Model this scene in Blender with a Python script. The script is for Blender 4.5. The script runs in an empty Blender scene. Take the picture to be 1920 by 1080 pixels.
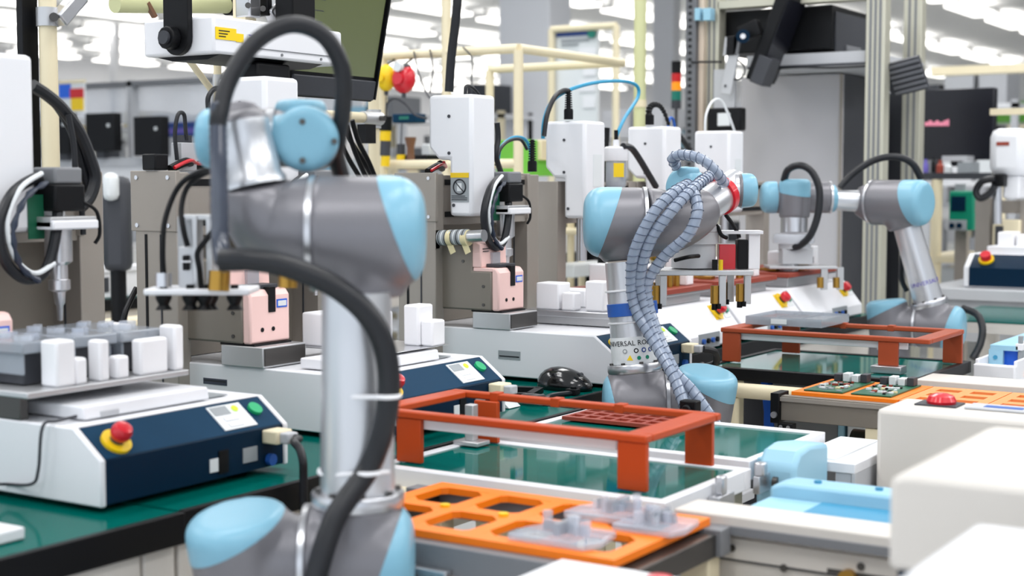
import bpy, bmesh, math, random
from mathutils import Vector, Matrix
random.seed(7)
S = bpy.context.scene
COL = S.collection
# ---------------------------------------------------------------- camera
F = 2790.0                       # focal length in pixels of the 1920 wide frame
YAW = math.radians(32.7); PIT = math.atan(200 / F)
CAM = Vector((0, 0, 1.2))
cam = bpy.data.objects.new('camera', bpy.data.cameras.new('camera')); COL.objects.link(cam)
cam.location = CAM; cam.rotation_euler = (math.pi / 2 - PIT, 0, YAW)
cam.data.sensor_width = 36; cam.data.lens = F / 1920 * 36; cam.data.clip_start = .05; cam.data.clip_end = 200
cam.data.dof.use_dof = True; cam.data.dof.focus_distance = 2.2; cam.data.dof.aperture_fstop = 5.6
S.camera = cam
# ---------------------------------------------------------------- world and exposure
w = bpy.data.worlds.new('hall_air'); S.world = w; w.use_nodes = True
w.node_tree.nodes['Background'].inputs[0].default_value = (.84, .91, 1, 1)
w.node_tree.nodes['Background'].inputs[1].default_value = 1.15
S.view_settings.view_transform = 'Standard'; S.view_settings.look = 'None'
S.view_settings.exposure = 0.32; S.view_settings.gamma = 1
S.view_settings.use_curve_mapping = False
CEIL = 3.3
def lamp(x, y, power=14.5):
    l = bpy.data.lights.new('ceiling_lamp', 'AREA'); l.shape = 'RECTANGLE'; l.size = .5; l.size_y = 1.3; l.energy = power
    l.color = (1, .99, .985)
    o = bpy.data.objects.new('ceiling_lamp', l); COL.objects.link(o); o.location = (x, y, CEIL - .09)
for ix in range(5):
    for iy in range(5): lamp(-4.0 + ix * 1.8, -.6 + iy * 1.9)
# ---------------------------------------------------------------- pixel -> place helpers (1920x1080 frame)
FW = Vector((-math.sin(YAW) * math.cos(PIT), math.cos(YAW) * math.cos(PIT), -math.sin(PIT)))
RT = Vector((math.cos(YAW), math.sin(YAW), 0)); UPV = RT.cross(FW)
AW = Vector((-math.sin(YAW), math.cos(YAW), 0)); UP = Vector((0, 0, 1))
def ray(px, py): return FW + RT * ((px - 960) / F) - UPV * ((py - 540) / F)
def onz(px, py, z): d = ray(px, py); return CAM + d * ((z - CAM.z) / d.z)
def onx(px, py, x): d = ray(px, py); return CAM + d * (x / d.x)
def ony(px, py, y): d = ray(px, py); return CAM + d * (y / d.y)
def dep(px, py, Z): return CAM + ray(px, py) * Z
# ---------------------------------------------------------------- materials
MATS = {}
def lin(c):
    return tuple(((v / 255) / 12.92 if v / 255 <= .04045 else ((v / 255 + .055) / 1.055) ** 2.4) for v in c)
def mat(name, rgb, rough=.5, metal=0, var=.06, scale=18, bump=0, trans=0, emit=0, alpha=1, coat=0, ior=1.45, stretch=None):
    m = bpy.data.materials.new(name); m.use_nodes = True; nt = m.node_tree; b = nt.nodes['Principled BSDF']
    c = lin(rgb)
    tc = nt.nodes.new('ShaderNodeTexCoord'); mp = nt.nodes.new('ShaderNodeMapping'); nz = nt.nodes.new('ShaderNodeTexNoise')
    nt.links.new(tc.outputs['Object'], mp.inputs[0]); nt.links.new(mp.outputs[0], nz.inputs['Vector'])
    if stretch: mp.inputs['Scale'].default_value = stretch
    nz.inputs['Scale'].default_value = scale; nz.inputs['Detail'].default_value = 4
    mx = nt.nodes.new('ShaderNodeMix'); mx.data_type = 'RGBA'
    mx.inputs['A'].default_value = (*[max(0, v * (1 - var)) for v in c], 1); mx.inputs['B'].default_value = (*[min(1, v * (1 + var)) for v in c], 1)
    nt.links.new(nz.outputs[0], mx.inputs['Factor']); nt.links.new(mx.outputs['Result'], b.inputs['Base Color'])
    b.inputs['Roughness'].default_value = rough; b.inputs['Metallic'].default_value = metal; b.inputs['IOR'].default_value = ior
    b.inputs['Transmission Weight'].default_value = trans; b.inputs['Alpha'].default_value = alpha; b.inputs['Coat Weight'].default_value = coat
    if emit:
        b.inputs['Emission Color'].default_value = (*c, 1); b.inputs['Emission Strength'].default_value = emit
    if bump:
        bp = nt.nodes.new('ShaderNodeBump'); bp.inputs['Strength'].default_value = bump; bp.inputs['Distance'].default_value = .002
        nt.links.new(nz.outputs[0], bp.inputs['Height']); nt.links.new(bp.outputs[0], b.inputs['Normal'])
    MATS[name] = m; return m
mat('robot_grey', (122, 121, 126), .36, .3, .04)
mat('robot_blue', (126, 178, 200), .32, 0, .03)
mat('silver', (205, 206, 210), .28, .9, .03, 30)
mat('brushed', (218, 218, 221), .3, .9, .06, 60, stretch=(1, 1, 12))
mat('alu', (200, 201, 203), .4, .7, .05, 30)
mat('white', (233, 234, 238), .38, 0, .02, 8)
mat('white_warm', (212, 207, 200), .45, 0, .03, 8)
mat('white_matte', (225, 226, 229), .6, 0, .03, 8)
mat('nylon', (243, 243, 246), .5, 0, .02, 20)
mat('navy', (4, 34, 56), .4, 0, .08, 10, ior=1.22)
mat('navy_light', (24, 58, 84), .34, 0, .06, 10, ior=1.12)
mat('tan', (160, 153, 145), .45, .35, .05, 14, stretch=(1, 1, .25))
mat('tan_dark', (134, 127, 118), .45, .35, .05, 14, stretch=(1, 1, .25))
mat('pink', (244, 206, 200), .45, 0, .03, 12)
mat('green_mat', (0, 90, 82), .12, 0, .12, 5, ior=1.1)
mat('green_dark', (0, 74, 64), .2, 0, .12, 5, coat=.4)
mat('glass_green', (0, 94, 86), .05, 0, .12, 4, ior=1.2)
mat('black', (13, 14, 17), .45, 0, .1, 20, ior=1.3)
mat('black_gloss', (12, 13, 16), .15, 0, .1, 10, coat=.5)
mat('rubber', (24, 26, 31), .38, 0, .12, 40)
mat('dark_grey', (58, 60, 66), .5, 0, .08, 14)
mat('mid_grey', (120, 122, 126), .5, 0, .06, 14)
mat('light_grey', (186, 188, 192), .5, 0, .04, 10)
mat('panel_grey', (196, 195, 200), .6, 0, .05, 6)
mat('orange', (255, 128, 12), .42, 0, .05, 16)
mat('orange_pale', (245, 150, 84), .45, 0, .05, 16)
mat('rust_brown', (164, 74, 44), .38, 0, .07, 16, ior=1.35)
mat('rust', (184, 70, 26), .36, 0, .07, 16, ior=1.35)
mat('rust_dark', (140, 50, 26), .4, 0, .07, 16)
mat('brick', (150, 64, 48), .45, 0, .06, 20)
mat('red', (206, 22, 40), .28, 0, .05, 20, coat=.4)
mat('yellow', (238, 200, 20), .4, 0, .05, 20)
mat('yellow_label', (244, 208, 24), .45, 0, .03, 20)
mat('green_button', (30, 170, 110), .3, 0, .04, 20)
mat('green_paint', (0, 130, 100), .4, 0, .06, 14)
mat('green_bright', (110, 190, 70), .5, 0, .05, 8)
mat('led', (150, 235, 30), .3, 0, .02, emit=1.2)
mat('blue_strong', (20, 96, 214), .35, 0, .05, 14)
mat('blue_band', (40, 92, 176), .4, 0, .06, 30)
mat('blue_light', (152, 198, 220), .4, 0, .03, 14)
mat('blue_deep', (52, 138, 176), .4, 0, .03, 14)
mat('teal_hose', (44, 150, 190), .3, 0, .04, 30)
mat('cream', (232, 220, 188), .42, 0, .04, 14)
mat('cream_green', (206, 208, 160), .42, 0, .04, 14)
mat('brass', (176, 136, 62), .3, .85, .08, 40)
mat('steel_dark', (90, 88, 86), .35, .8, .08, 30)
mat('pcb', (22, 92, 66), .4, 0, .2, 60)
mat('hose', (172, 186, 208), .16, 0, .06, 40, alpha=.66, coat=.5)
mat('sleeve', (62, 68, 82), .16, 0, .2, 60, coat=.8)
mat('satin', (208, 210, 214), .3, .72, .03, 40, stretch=(1, 1, .1))
mat('wrap', (92, 104, 126), .3, 0, .1, 40)
mat('hose_dark', (46, 54, 70), .3, 0, .1, 40)
mat('clear', (222, 228, 238), .08, 0, .02, 20, alpha=.38, coat=.6)
mat('clear_blue', (214, 222, 236), .1, 0, .05, 30, alpha=.42, coat=.5)
mat('clear_grey', (176, 184, 194), .14, 0, .06, 30, alpha=.6, coat=.5)
mat('screen_olive', (104, 112, 74), .12, 0, .05, 3, coat=.8)
mat('screen_dark', (18, 19, 28), .25, 0, .05, 3)
mat('screen_logo', (200, 120, 140), .4, 0, .03, emit=.5)
mat('floor', (214, 216, 216), .3, 0, .05, 1.2)
mat('ceiling', (240, 241, 243), .8, 0, .03, 2)
mat('wall', (240, 241, 245), .7, 0, .03, 1)
mat('tube_light', (255, 252, 246), .4, 0, .01, emit=2.5)
mat('lamp_white', (240, 240, 240), .5, 0, .02)
mat('ink', (26, 28, 34), .5, 0, .02)
mat('ink_blue', (40, 70, 140), .5, 0, .02)
mat('label_grey', (150, 156, 160), .45, 0, .03)
mat('label_white', (222, 226, 228), .45, 0, .03)
mat('amber', (246, 146, 20), .35, 0, .03, emit=.25)
mat('stack_red', (200, 30, 34), .35, 0, .03)
mat('stack_green', (20, 120, 104), .35, 0, .03)
mat('tape', (226, 214, 170), .55, 0, .05)
mat('brown', (120, 84, 62), .5, 0, .08)
mat('violet', (104, 92, 180), .4, 0, .03)
# ---------------------------------------------------------------- mesh helpers (all shapes in world metres)
class G:
    def __init__(s): s.bm = bmesh.new()
    def box(s, x0, x1, y0, y1, z0, z1):
        return s.obox(((x0 + x1) / 2, (y0 + y1) / 2, (z0 + z1) / 2), (abs(x1 - x0), abs(y1 - y0), abs(z1 - z0)))
    def obox(s, c, size, R=None):
        M = Matrix.Translation(c) @ (R.to_4x4() if R else Matrix.Identity(4)) @ Matrix.Diagonal((*size, 1))
        bmesh.ops.create_cube(s.bm, size=1, matrix=M); return s
    def cyl(s, p0, p1, r0, r1=None, n=20):
        p0 = Vector(p0); p1 = Vector(p1); d = p1 - p0
        M = Matrix.Translation((p0 + p1) / 2) @ d.to_track_quat('Z', 'Y').to_matrix().to_4x4()
        bmesh.ops.create_cone(s.bm, cap_ends=True, segments=n, radius1=r0, radius2=r0 if r1 is None else r1, depth=d.length, matrix=M); return s
    def sph(s, c, r, sc=(1, 1, 1), n=14):
        bmesh.ops.create_uvsphere(s.bm, u_segments=n, v_segments=max(6, n // 2), radius=r, matrix=Matrix.Translation(c) @ Matrix.Diagonal((*sc, 1))); return s
    def lathe(s, prof, o, axis, n=28):
        o = Vector(o); q = Vector(axis).normalized().to_track_quat('Z', 'Y'); rings = []
        for r, h in prof:
            if r < 1e-6: rings.append([s.bm.verts.new(o + q @ Vector((0, 0, h)))])
            else: rings.append([s.bm.verts.new(o + q @ Vector((r * math.cos(2 * math.pi * i / n), r * math.sin(2 * math.pi * i / n), h))) for i in range(n)])
        for a, b in zip(rings, rings[1:]):
            for i in range(n):
                j = (i + 1) % n
                if len(a) == 1 and len(b) == 1: continue
                if len(a) == 1: s.bm.faces.new((a[0], b[j], b[i]))
                elif len(b) == 1: s.bm.faces.new((a[i], a[j], b[0]))
                else: s.bm.faces.new((a[i], a[j], b[j], b[i]))
        for rg, fl in ((rings[0], True), (rings[-1], False)):
            if len(rg) > 1: s.bm.faces.new(rg[::-1] if fl else rg)
        return s
    def prism(s, poly, ax, a, b):
        # polygon in the two other axes (order x,y,z without ax), extruded along ax from a to b
        def p(u, v, t): return {'x': (t, u, v), 'y': (u, t, v), 'z': (u, v, t)}[ax]
        A = [s.bm.verts.new(p(u, v, a)) for u, v in poly]; B_ = [s.bm.verts.new(p(u, v, b)) for u, v in poly]
        n = len(poly)
        s.bm.faces.new(A); s.bm.faces.new(B_[::-1])
        for i in range(n): s.bm.faces.new((A[i], B_[i], B_[(i + 1) % n], A[(i + 1) % n]))
        bmesh.ops.recalc_face_normals(s.bm, faces=s.bm.faces[:]); return s
    def tube(s, pts, r, n=10, sub=6, rf=None, closed=False):
        pts = smooth(pts, sub) if sub > 1 else [Vector(p) for p in pts]
        rings = []; N = len(pts); prev = None
        for i, p in enumerate(pts):
            t = (pts[min(i + 1, N - 1)] - pts[max(i - 1, 0)]).normalized()
            if prev is None: u = t.orthogonal().normalized()
            else:
                u = prev - t * prev.dot(t); u = u.normalized() if u.length > 1e-6 else t.orthogonal().normalized()
            prev = u; v = t.cross(u); rr = r if rf is None else rf(i / (N - 1), i) * r
            rings.append([s.bm.verts.new(p + (u * math.cos(2 * math.pi * k / n) + v * math.sin(2 * math.pi * k / n)) * rr) for k in range(n)])
        for a, b in zip(rings, rings[1:]):
            for k in range(n): s.bm.faces.new((a[k], a[(k + 1) % n], b[(k + 1) % n], b[k]))
        s.bm.faces.new(rings[0][::-1]); s.bm.faces.new(rings[-1]); return s
    def arm(s, p0, p1, w, h):    # straight bar of rectangular section
        p0 = Vector(p0); p1 = Vector(p1); d = p1 - p0
        return s.obox((p0 + p1) / 2, (w, h, d.length), d.to_track_quat('Z', 'Y').to_matrix())
def smooth(pts, sub):
    pts = [Vector(p) for p in pts]; out = []
    for i in range(len(pts) - 1):
        p0 = pts[max(i - 1, 0)]; p1 = pts[i]; p2 = pts[i + 1]; p3 = pts[min(i + 2, len(pts) - 1)]
        for k in range(sub):
            t = k / sub
            out.append(.5 * ((2 * p1) + (p2 - p0) * t + (2 * p0 - 5 * p1 + 4 * p2 - p3) * t * t + (3 * p1 - p0 - 3 * p2 + p3) * t ** 3))
    out.append(pts[-1]); return out
WL = {}
def tag(o, label=None, cat=None, group=None, kind=None):
    if label: o['label'] = label
    if cat: o['category'] = cat
    if group: o['group'] = group
    if kind: o['kind'] = kind
    return o
def thing(name, label, cat, loc, group=None):
    o = bpy.data.objects.new(name, None); o.empty_display_size = .05; COL.objects.link(o); o.location = loc; WL[o] = Vector(loc)
    return tag(o, label, cat, group)
def obj(name, g, m, parent=None, bev=0, smooth_=True, loc=None, ang=35):
    me = g if isinstance(g, bpy.types.Mesh) else bpy.data.meshes.new(name)
    if not isinstance(g, bpy.types.Mesh): g.bm.to_mesh(me); g.bm.free()
    if parent is not None: base = WL[parent]
    else:
        if loc is None:
            vs = [v.co for v in me.vertices]
            loc = ((min(v.x for v in vs) + max(v.x for v in vs)) / 2, (min(v.y for v in vs) + max(v.y for v in vs)) / 2, min(v.z for v in vs))
        base = Vector(loc)
    me.transform(Matrix.Translation(-base))
    for k in (m if isinstance(m, (list, tuple)) else [m]):
        me.materials.append(MATS[k] if isinstance(k, str) else k)
    if smooth_:
        me.shade_smooth()
        me.set_sharp_from_angle(angle=math.radians(ang))
    o = bpy.data.objects.new(name, me); COL.objects.link(o)
    if parent is not None: o.parent = parent; WL[o] = base
    else: o.location = base; WL[o] = base
    if bev:
        bm = o.modifiers.new('bevel', 'BEVEL'); bm.width = bev; bm.segments = 2; bm.limit_method = 'ANGLE'; bm.angle_limit = math.radians(40)
    return o
def struct(name, g, m, bev=0): return tag(obj(name, g, m, None, bev), kind='structure')
def solo(name, g, m, label, cat, bev=0, group=None): return tag(obj(name, g, m, None, bev), label, cat, group)
def kids(o): return [c for c in COL.objects if c.parent == o]
def copy_tree(o, dloc=(0, 0, 0), parent=None, skip=()):
    c = o.copy(); COL.objects.link(c); c.parent = parent
    if parent is None: c.location = o.location + Vector(dloc); WL[c] = c.location.copy()
    else: WL[c] = WL[parent]
    for ch in kids(o):
        if ch.name.split('.')[0] in skip: continue
        copy_tree(ch, (0, 0, 0), c, skip)
    return c
def text_mesh(body, size, depth=.0002, font_bold=False):
    cu = bpy.data.curves.new('lettering', 'FONT'); cu.body = body; cu.size = size; cu.extrude = depth; cu.align_x = 'CENTER'; cu.align_y = 'CENTER'
    cu.resolution_u = 2
    t = bpy.data.objects.new('lettering', cu); COL.objects.link(t)
    dg = bpy.context.evaluated_depsgraph_get(); me = bpy.data.meshes.new_from_object(t.evaluated_get(dg)); me.materials.clear()
    bpy.data.objects.remove(t); return me
def lettering(name, body, size, m, parent, origin, right, up_):
    me = text_mesh(body, size); r = Vector(right).normalized(); u = Vector(up_).normalized(); n = r.cross(u)
    me.transform(Matrix.Translation(origin) @ Matrix((r, u, n)).transposed().to_4x4())
    return obj(name, me, m, parent)
# ================================================================ THE SETTING
D = .88                                     # bench height
struct('floor', G().box(-24, 8, -6, 34, -.05, 0), 'floor')
struct('ceiling', G().box(-24, 8, -6, 34, CEIL, CEIL + .08), 'ceiling')
struct('wall_left', G().box(-20.2, -20, -6, 30, 0, CEIL), 'wall')
struct('wall_right_unseen', G().box(8, 8.2, -6, 34, 0, CEIL), 'wall')  # unseen side wall, added to cut ambient light on faces towards +x
struct('wall_back', G().box(-20, 8, 30, 30.2, 0, CEIL), 'wall')
struct('baseboard_back', G().box(-20, 8, 29.97, 30, 0, .12), 'mid_grey')
# rows of ceiling lights that the frame shows, far down the hall
def in_frame(p, mx=80):
    v = Vector(p) - CAM; z = v.dot(FW)
    if z < .1: return False
    x = 960 + F * v.dot(RT) / z; y = 540 - F * v.dot(UPV) / z
    return -mx < x < 1920 + mx and -mx < y < 1080 + mx
LG = 'rows of lights on the hall ceiling'
lt = None
for ix in range(-11, 1):
    for iy in range(4, 18):
        p = (ix * 1.75 + .3, iy * 1.7 + .6, CEIL)
        if not in_frame((p[0], p[1], CEIL - .05)) or p[0] < -19 or p[1] > 29: continue
        if lt is None:
            lt = thing('ceiling_light', 'long white lit luminaire on the hall ceiling', 'ceiling light', p, LG)
            obj('housing', G().box(p[0] - .03, p[0] + .03, p[1] - .62, p[1] + .62, CEIL - .10, CEIL - .001), 'lamp_white', lt)
            obj('diffuser', G().box(p[0] - .14, p[0] + .14, p[1] - .6, p[1] + .6, CEIL - .135, CEIL - .10), 'tube_light', lt)
        else: copy_tree(lt, Vector(p) - lt.location)
# ================================================================ WORKBENCHES
def bench(name, label, x0, x1, y0, y1, top=D, mat_='green_mat', trim='black', frame='white_warm', drawer=True):
    t = thing(name, label, 'workbench', ((x0 + x1) / 2, (y0 + y1) / 2, 0))
    obj('tabletop', G().box(x0 + .003, x1 - .003, y0 + .003, y1 - .003, top - .028, top - .003), frame, t)
    obj('rubber_mat', G().box(x0 + .003, x1 - .006, y0 + .002, y1 - .002, top - .003, top), mat_, t)
    obj('edge_trim', G().box(x1 - .006, x1 + .002, y0 + .001, y1 - .001, top - .03, top + .001), trim, t, .001)
    obj('apron', G().box(x1 - .03, x1 - .008, y0 + .05, y1 - .05, top - .11, top - .03), frame, t, .002)
    for yy in (y0 + .004, y1 - .044):
        for xx in (x0 + .01, x1 - .05):
            obj('leg', G().box(xx, xx + .04, yy, yy + .04, 0, top - .028), frame, t, .002)
    obj('crossbar', G().box(x0 + .05, x1 - .05, y0 + .008, y0 + .035, .3, .34), frame, t)
    obj('crossbar', G().box(x0 + .05, x1 - .05, y1 - .035, y1 - .008, .3, .34), frame, t)
    return t
bench('workbench', 'green-topped bench with black edge in the bottom left corner', -1.56, -1.035, .05, 1.025)
bench('workbench', 'green-topped bench carrying the two machines behind the nearest robot', -1.56, -1.04, 1.027, 1.80)
bench('workbench', 'green-topped bench under the machine behind the black computer mouse', -1.56, -1.10, 1.802, 2.33)
bench('workbench', 'green-topped bench under the three small white machines', -1.56, -1.195, 2.332, 3.50)
# glass-topped tables that stick out of the bench row
def side_table(label, x0, x1, y0, y1, rail='white', h=.022, top='glass_green'):
    t = thing('side_table', label, 'table', ((x0 + x1) / 2, (y0 + y1) / 2, 0))
    obj('glass_top', G().box(x0 + .012, x1 - .012, y0 + .016, y1 - .016, D - .012, D - .001), top, t)
    for a in ((x0, x1, y0, y0 + .016), (x0, x1, y1 - .016, y1), (x0, x0 + .012, y0 + .016, y1 - .016), (x1 - .012, x1, y0 + .016, y1 - .016)):
        obj('rail', G().box(*a, D - h, D + .0008), rail, t, .001)
    for xx in (x0 + .03, x1 - .06):
        for yy in (y0 + .02, y1 - .05):
            obj('leg', G().box(xx, xx + .03, yy, yy + .03, 0, D - .012), 'cream', t, .002)
    return t
side_table('white-rimmed green glass table in front, carrying the orange stand', -1.03, -.662, 1.312, 1.525)
side_table('white-rimmed green glass table behind the orange stand, in front of the middle robot', -1.032, -.68, 1.562, 1.80)
side_table('black-rimmed green glass table under the farther rust-red stand', -1.11, -.735, 2.335, 2.66, 'black', .02)
# ================================================================ GANTRY MACHINES ON THE BENCH
def estop(parent, p, n, r, plate=None, ring='yellow'):
    n = Vector(n).normalized(); p = Vector(p)
    e = obj('emergency_stop', G().cyl(p, p + n * .004, r * 1.5, n=24), ring, parent)
    obj('stop_stem', G().cyl(p + n * .003, p + n * .010, r * .7), 'dark_grey', e)
    obj('stop_knob', G().lathe([(r * .8, .008), (r, .012), (r, .018), (r * .8, .022), (0, .0235)], p, n), 'red', e)
def head(parent, X0, y0, zt, wy=.07, dz=0, lower=.092, label=True, screws=True):
    # white upright casing: wide upper half reaching back over the beam, narrow lower half in front of it
    zb = zt - .106; zl = zb - lower
    poly = [(X0, zt), (X0 - .087, zt), (X0 - .087, zb + .02), (X0 - .068, zb), (X0 - .045, zb), (X0 - .045, zl), (X0, zl)]
    h = obj('head_casing', G().prism(poly, 'y', y0, y0 + wy), 'white', parent, .006)
    if screws:
        for (xx, zz) in ((X0 - .045, zt - .035), (X0 - .045, zt - .095), (X0 - .036, zl + .018)):
            obj('screw', G().cyl((xx, y0 - .0015, zz), (xx, y0 + .002, zz), .0028, n=10), 'dark_grey', h)
    return h
def bellows(parent, p, dirs, r=.0085, L=.05, name='cable_bellows'):
    pts = [Vector(p) + Vector(d) for d in dirs]
    return obj(name, G().tube(pts, r, 12, 10, rf=lambda t, i: (1.0 if i % 2 else .68) * (1 - .4 * t)), 'black', parent, ang=20)
def machine_a(y0, hy, label, plate=True, W=.27, X=-1.095):
    t = thing('assembly_machine', label, 'machine', (X - .2, y0 + W / 2, D), 'screw-driving machines on the bench row')
    zt = .961; y1 = y0 + W
    side = [(X, D + .006), (X, D + .052), (X - .038, zt), (X - .41, zt), (X - .41, D + .006)]
    obj('base_body', G().box(X - .408, X - .04, y0 + .004, y1 - .004, D + .010, zt - .001), 'white', t)
    for a in (y0, y1 - .007): obj('side_cheek', G().prism(side, 'y', a, a + .007), 'white', t, .002)
    for xx in (X - .05, X - .36):
        for yy in (y0 + .03, y1 - .03): obj('rubber_foot', G().cyl((xx, yy, D), (xx, yy, D + .0125), .012), 'black', t)
    k = .0015
    pan = [(X - k, D + .008), (X - k, D + .052 - k / 2), (X - .038, zt - k), (X - .06, zt - k), (X - .06, D + .008)]
    fp = obj('front_panel', G().prism(pan, 'y', y0 + .0075, y1 - .0075), ['navy'], t)
    sl = Vector((-.038, 0, .029)).normalized(); n = Vector((.029, 0, .038)).normalized()
    R = Matrix((sl, Vector((0, 1, 0)), n)).transposed()
    def on(u, y): return Vector((X - k, y, D + .0515)) + sl * u
    fp2 = obj('panel_strip', G().obox(on(.0235, (y0 + y1) / 2) - n * .001, (.044, W - .016, .0024), R), 'navy_light', fp)
    estop(t, on(.019, y0 + .034), n, .0105)
    kp = obj('key_plate', G().obox(on(.024, y1 - .068) + n * .0006, (.036, .05, .0014), R), 'label_white', fp)
    obj('key_label', G().obox(on(.034, y1 - .078) + n * .0014, (.012, .024, .0008), R), 'label_grey', fp)
    for q in (.012, .021): obj('key_button', G().obox(on(q, y1 - .072) + n * .0016, (.005, .02, .001), R), 'white', fp)
    obj('status_light', G().cyl(on(.034, y1 - .056), on(.034, y1 - .056) + n * .0025, .0042), 'led', fp)
    obj('start_button', G().cyl(on(.028, y1 - .029), on(.028, y1 - .029) + n * .004, .0085), 'green_button', fp)
    # ports on the upright face
    f = X - k
    obj('port_plate', G().box(f, f + .0012, y0 + .148, y0 + .160, D + .016, D + .030), 'label_white', fp)
    obj('power_socket', G().box(f, f + .0018, y0 + .161, y0 + .175, D + .013, D + .037), 'black', fp)
    obj('port_label', G().box(f, f + .0012, y1 - .072, y1 - .05, D + .018, D + .034), 'label_grey', fp)
    obj('round_socket', G().cyl((f, y1 - .03, D + .016), (f + .006, y1 - .03, D + .016), .0065), 'blue_band', fp)
    pl = obj('connector_plug', G().box(f, f + .022, y1 - .042, y1 - .016, D + .035, D + .05), 'cream', fp, .002)
    obj('plug_hood', G().box(f + .018, f + .034, y1 - .037, y1 - .020, D + .036, D + .048), 'light_grey', fp, .002)
    if y0 > 1.3:
        sx0 = X - (.215 if y0 > 1.9 else .30); obj('maker_sticker', G().box(sx0, sx0 + .042, y0 - .0006, y0 + .001, D + .034 + (.02 if y0 < 1.9 else 0), D + .048 + (.014 if y0 < 1.9 else 0)), 'label_grey' if y0 > 1.9 else 'hose_dark', t)
        obj('sticker_line', G().box(sx0 + .002, sx0 + .04, y0 - .001, y0, D + .038 + (.02 if y0 < 1.9 else 0), D + .040 + (.02 if y0 < 1.9 else 0)), 'ink', t)
    # gantry: two tan uprights, back plate, beam with slots
    gx = X - .325
    for (a, b) in ((y0 - .02, y0 + .004), (y1 - .006, y1 + .032)):
        c = obj('gantry_column', G().box(gx - .076, gx, a, b, D + .002, 1.212), 'tan', t, .0015)
        obj('column_plate', G().box(gx - .082, gx + .002, a - .002, a + .006, 1.134, 1.214), 'tan', t, .001)
        for (xx, zz) in ((gx - .07, 1.205), (gx - .012, 1.205), (gx - .07, 1.142), (gx - .012, 1.142)):
            obj('screw', G().cyl((xx, a - .0035, zz), (xx, a, zz), .003, n=10), 'silver', c)
        obj('cable_slot', G().box(gx - .058, gx - .054, a - .001, a + .001, D + .03, 1.13), 'black', c)
        obj('cable_slot', G().box(gx - .03, gx - .0275, a - .001, a + .001, D + .03, 1.13), 'dark_grey', c)
    bm_ = obj('gantry_beam', G().box(gx - .07, gx - .004, y0 + .004, y1 - .006, 1.128, 1.21), 'tan', t, .001)
    for zz in (1.194, 1.141): obj('beam_slot', G().box(gx - .005, gx - .0025, y0 + .012, y1 - .012, zz, zz + .009), 'black', bm_)
    obj('back_plate', G().box(gx - .066, gx - .05, y0 + .004, y1 - .006, zt, 1.128), 'tan_dark', t)
    # head with cables, spindle
    hx = X - .266
    h = head(t, hx, y0 + hy, 1.341)
    if plate:
        yy = y0 + hy - .0006
        wl = obj('warning_label', G().box(hx - .042, hx - .006, yy, yy + .002, 1.166, 1.214), 'label_grey', h)
        obj('warning_band', G().box(hx - .042, hx - .006, yy - .0004, yy + .001, 1.206, 1.214), 'yellow', h)
        ring = [Vector((hx - .024 + .012 * math.cos(a * math.pi / 12), yy - .0006, 1.191 + .012 * math.sin(a * math.pi / 12))) for a in range(25)]
        obj('prohibition_ring', G().tube(ring, .0011, 6, 1).arm(ring[9], ring[21], .0018, .001), 'ink', h)
        obj('prohibition_hand', G().box(hx - .029, hx - .020, yy - .0004, yy + .0006, 1.184, 1.197), 'label_white', h)
        for q in range(3): obj('warning_text', G().box(hx - .040, hx - .009 - .004 * (q == 2), yy - .0004, yy + .001, 1.1695 + q * .003, 1.1707 + q * .003), 'ink', h)
    sy = y0 + hy + .10; sx = hx
    obj('spindle_bracket', G().box(sx - .035, sx - .022, y0 + hy + .06, sy + .03, 1.146, 1.205).box(sx - .03, sx + .026, y0 + hy + .068, sy + .034, 1.148, 1.160), 'alu', t, .001)
    mo = obj('spindle_motor', G().box(sx - .022, sx + .022, sy - .022, sy + .022, 1.166, 1.197), 'black', t, .003)
    obj('motor_cap', G().box(sx - .02, sx + .02, sy - .02, sy + .02, 1.197, 1.216), 'mid_grey', mo, .003)
    obj('motor_flange', G().box(sx - .028, sx + .03, sy - .032, sy + .034, 1.1455, 1.156), 'white', mo, .002)
    sp = obj('spindle', G().lathe([(.0155, 1.146), (.0155, 1.108), (.010, 1.104), (.010, 1.088), (.0125, 1.087), (.0125, 1.076), (.007, 1.073), (.006, 1.06), (.004, 1.057), (.003, 1.04), (0, 1.0395)], (sx, sy, 0), (0, 0, 1)), 'brushed', t)
    # hose loop beside the spindle
    q = Vector((hx + .004, y0 + hy + .045, 0))
    lp = [q + Vector(v) for v in ((-.01, .034, 1.200), (.008, .012, 1.203), (.018, -.026, 1.186), (.020, -.046, 1.150), (.018, -.036, 1.112), (.016, -.008, 1.092), (.014, .022, 1.102), (.012, .04, 1.15), (0, .05, 1.19))]
    obj('hose_loop', G().tube(lp, .0062, 10, 6), 'rubber', t)
    lp2 = [p + Vector((.004, .008, .006)) for p in lp[1:7]]
    obj('signal_cable', G().tube(lp2, .003, 8, 6), 'label_white', t)
    lp3 = [p + Vector((.006, .014, -.004)) for p in lp[1:6]]
    obj('wire_bundle', G().tube(lp3, .0035, 8, 6, rf=lambda t_, i: .6 + .3 * (i % 3)), 'hose_dark', t)
    obj('circuit_board', G().box(q.x - .004, q.x - .002, q.y + .012, q.y + .034, 1.135, 1.185), 'pcb', t)
    ca = [(sx + .02, sy + .02, 1.176), (sx + .024, sy + .036, 1.165), (sx + .024, sy + .04, 1.14), (sx + .02, sy + .036, 1.128)]
    obj('sensor_cable', G().tube(ca, .0022, 8), 'black', t)
    # loose leads on top of the beam
    ld = [(gx - .03, y0 + .0, 1.216), (gx - .03, y0 + .03, 1.226), (gx - .05, y0 + .07, 1.222), (gx - .04, y0 + hy + .05, 1.23)]
    obj('cable_bundle', G().tube(ld, .006, 8), 'black', t)
    obj('red_lead', G().tube([Vector(p) + Vector((.008, 0, .002)) for p in ld], .0025, 8), 'red', t)
    return t
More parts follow.
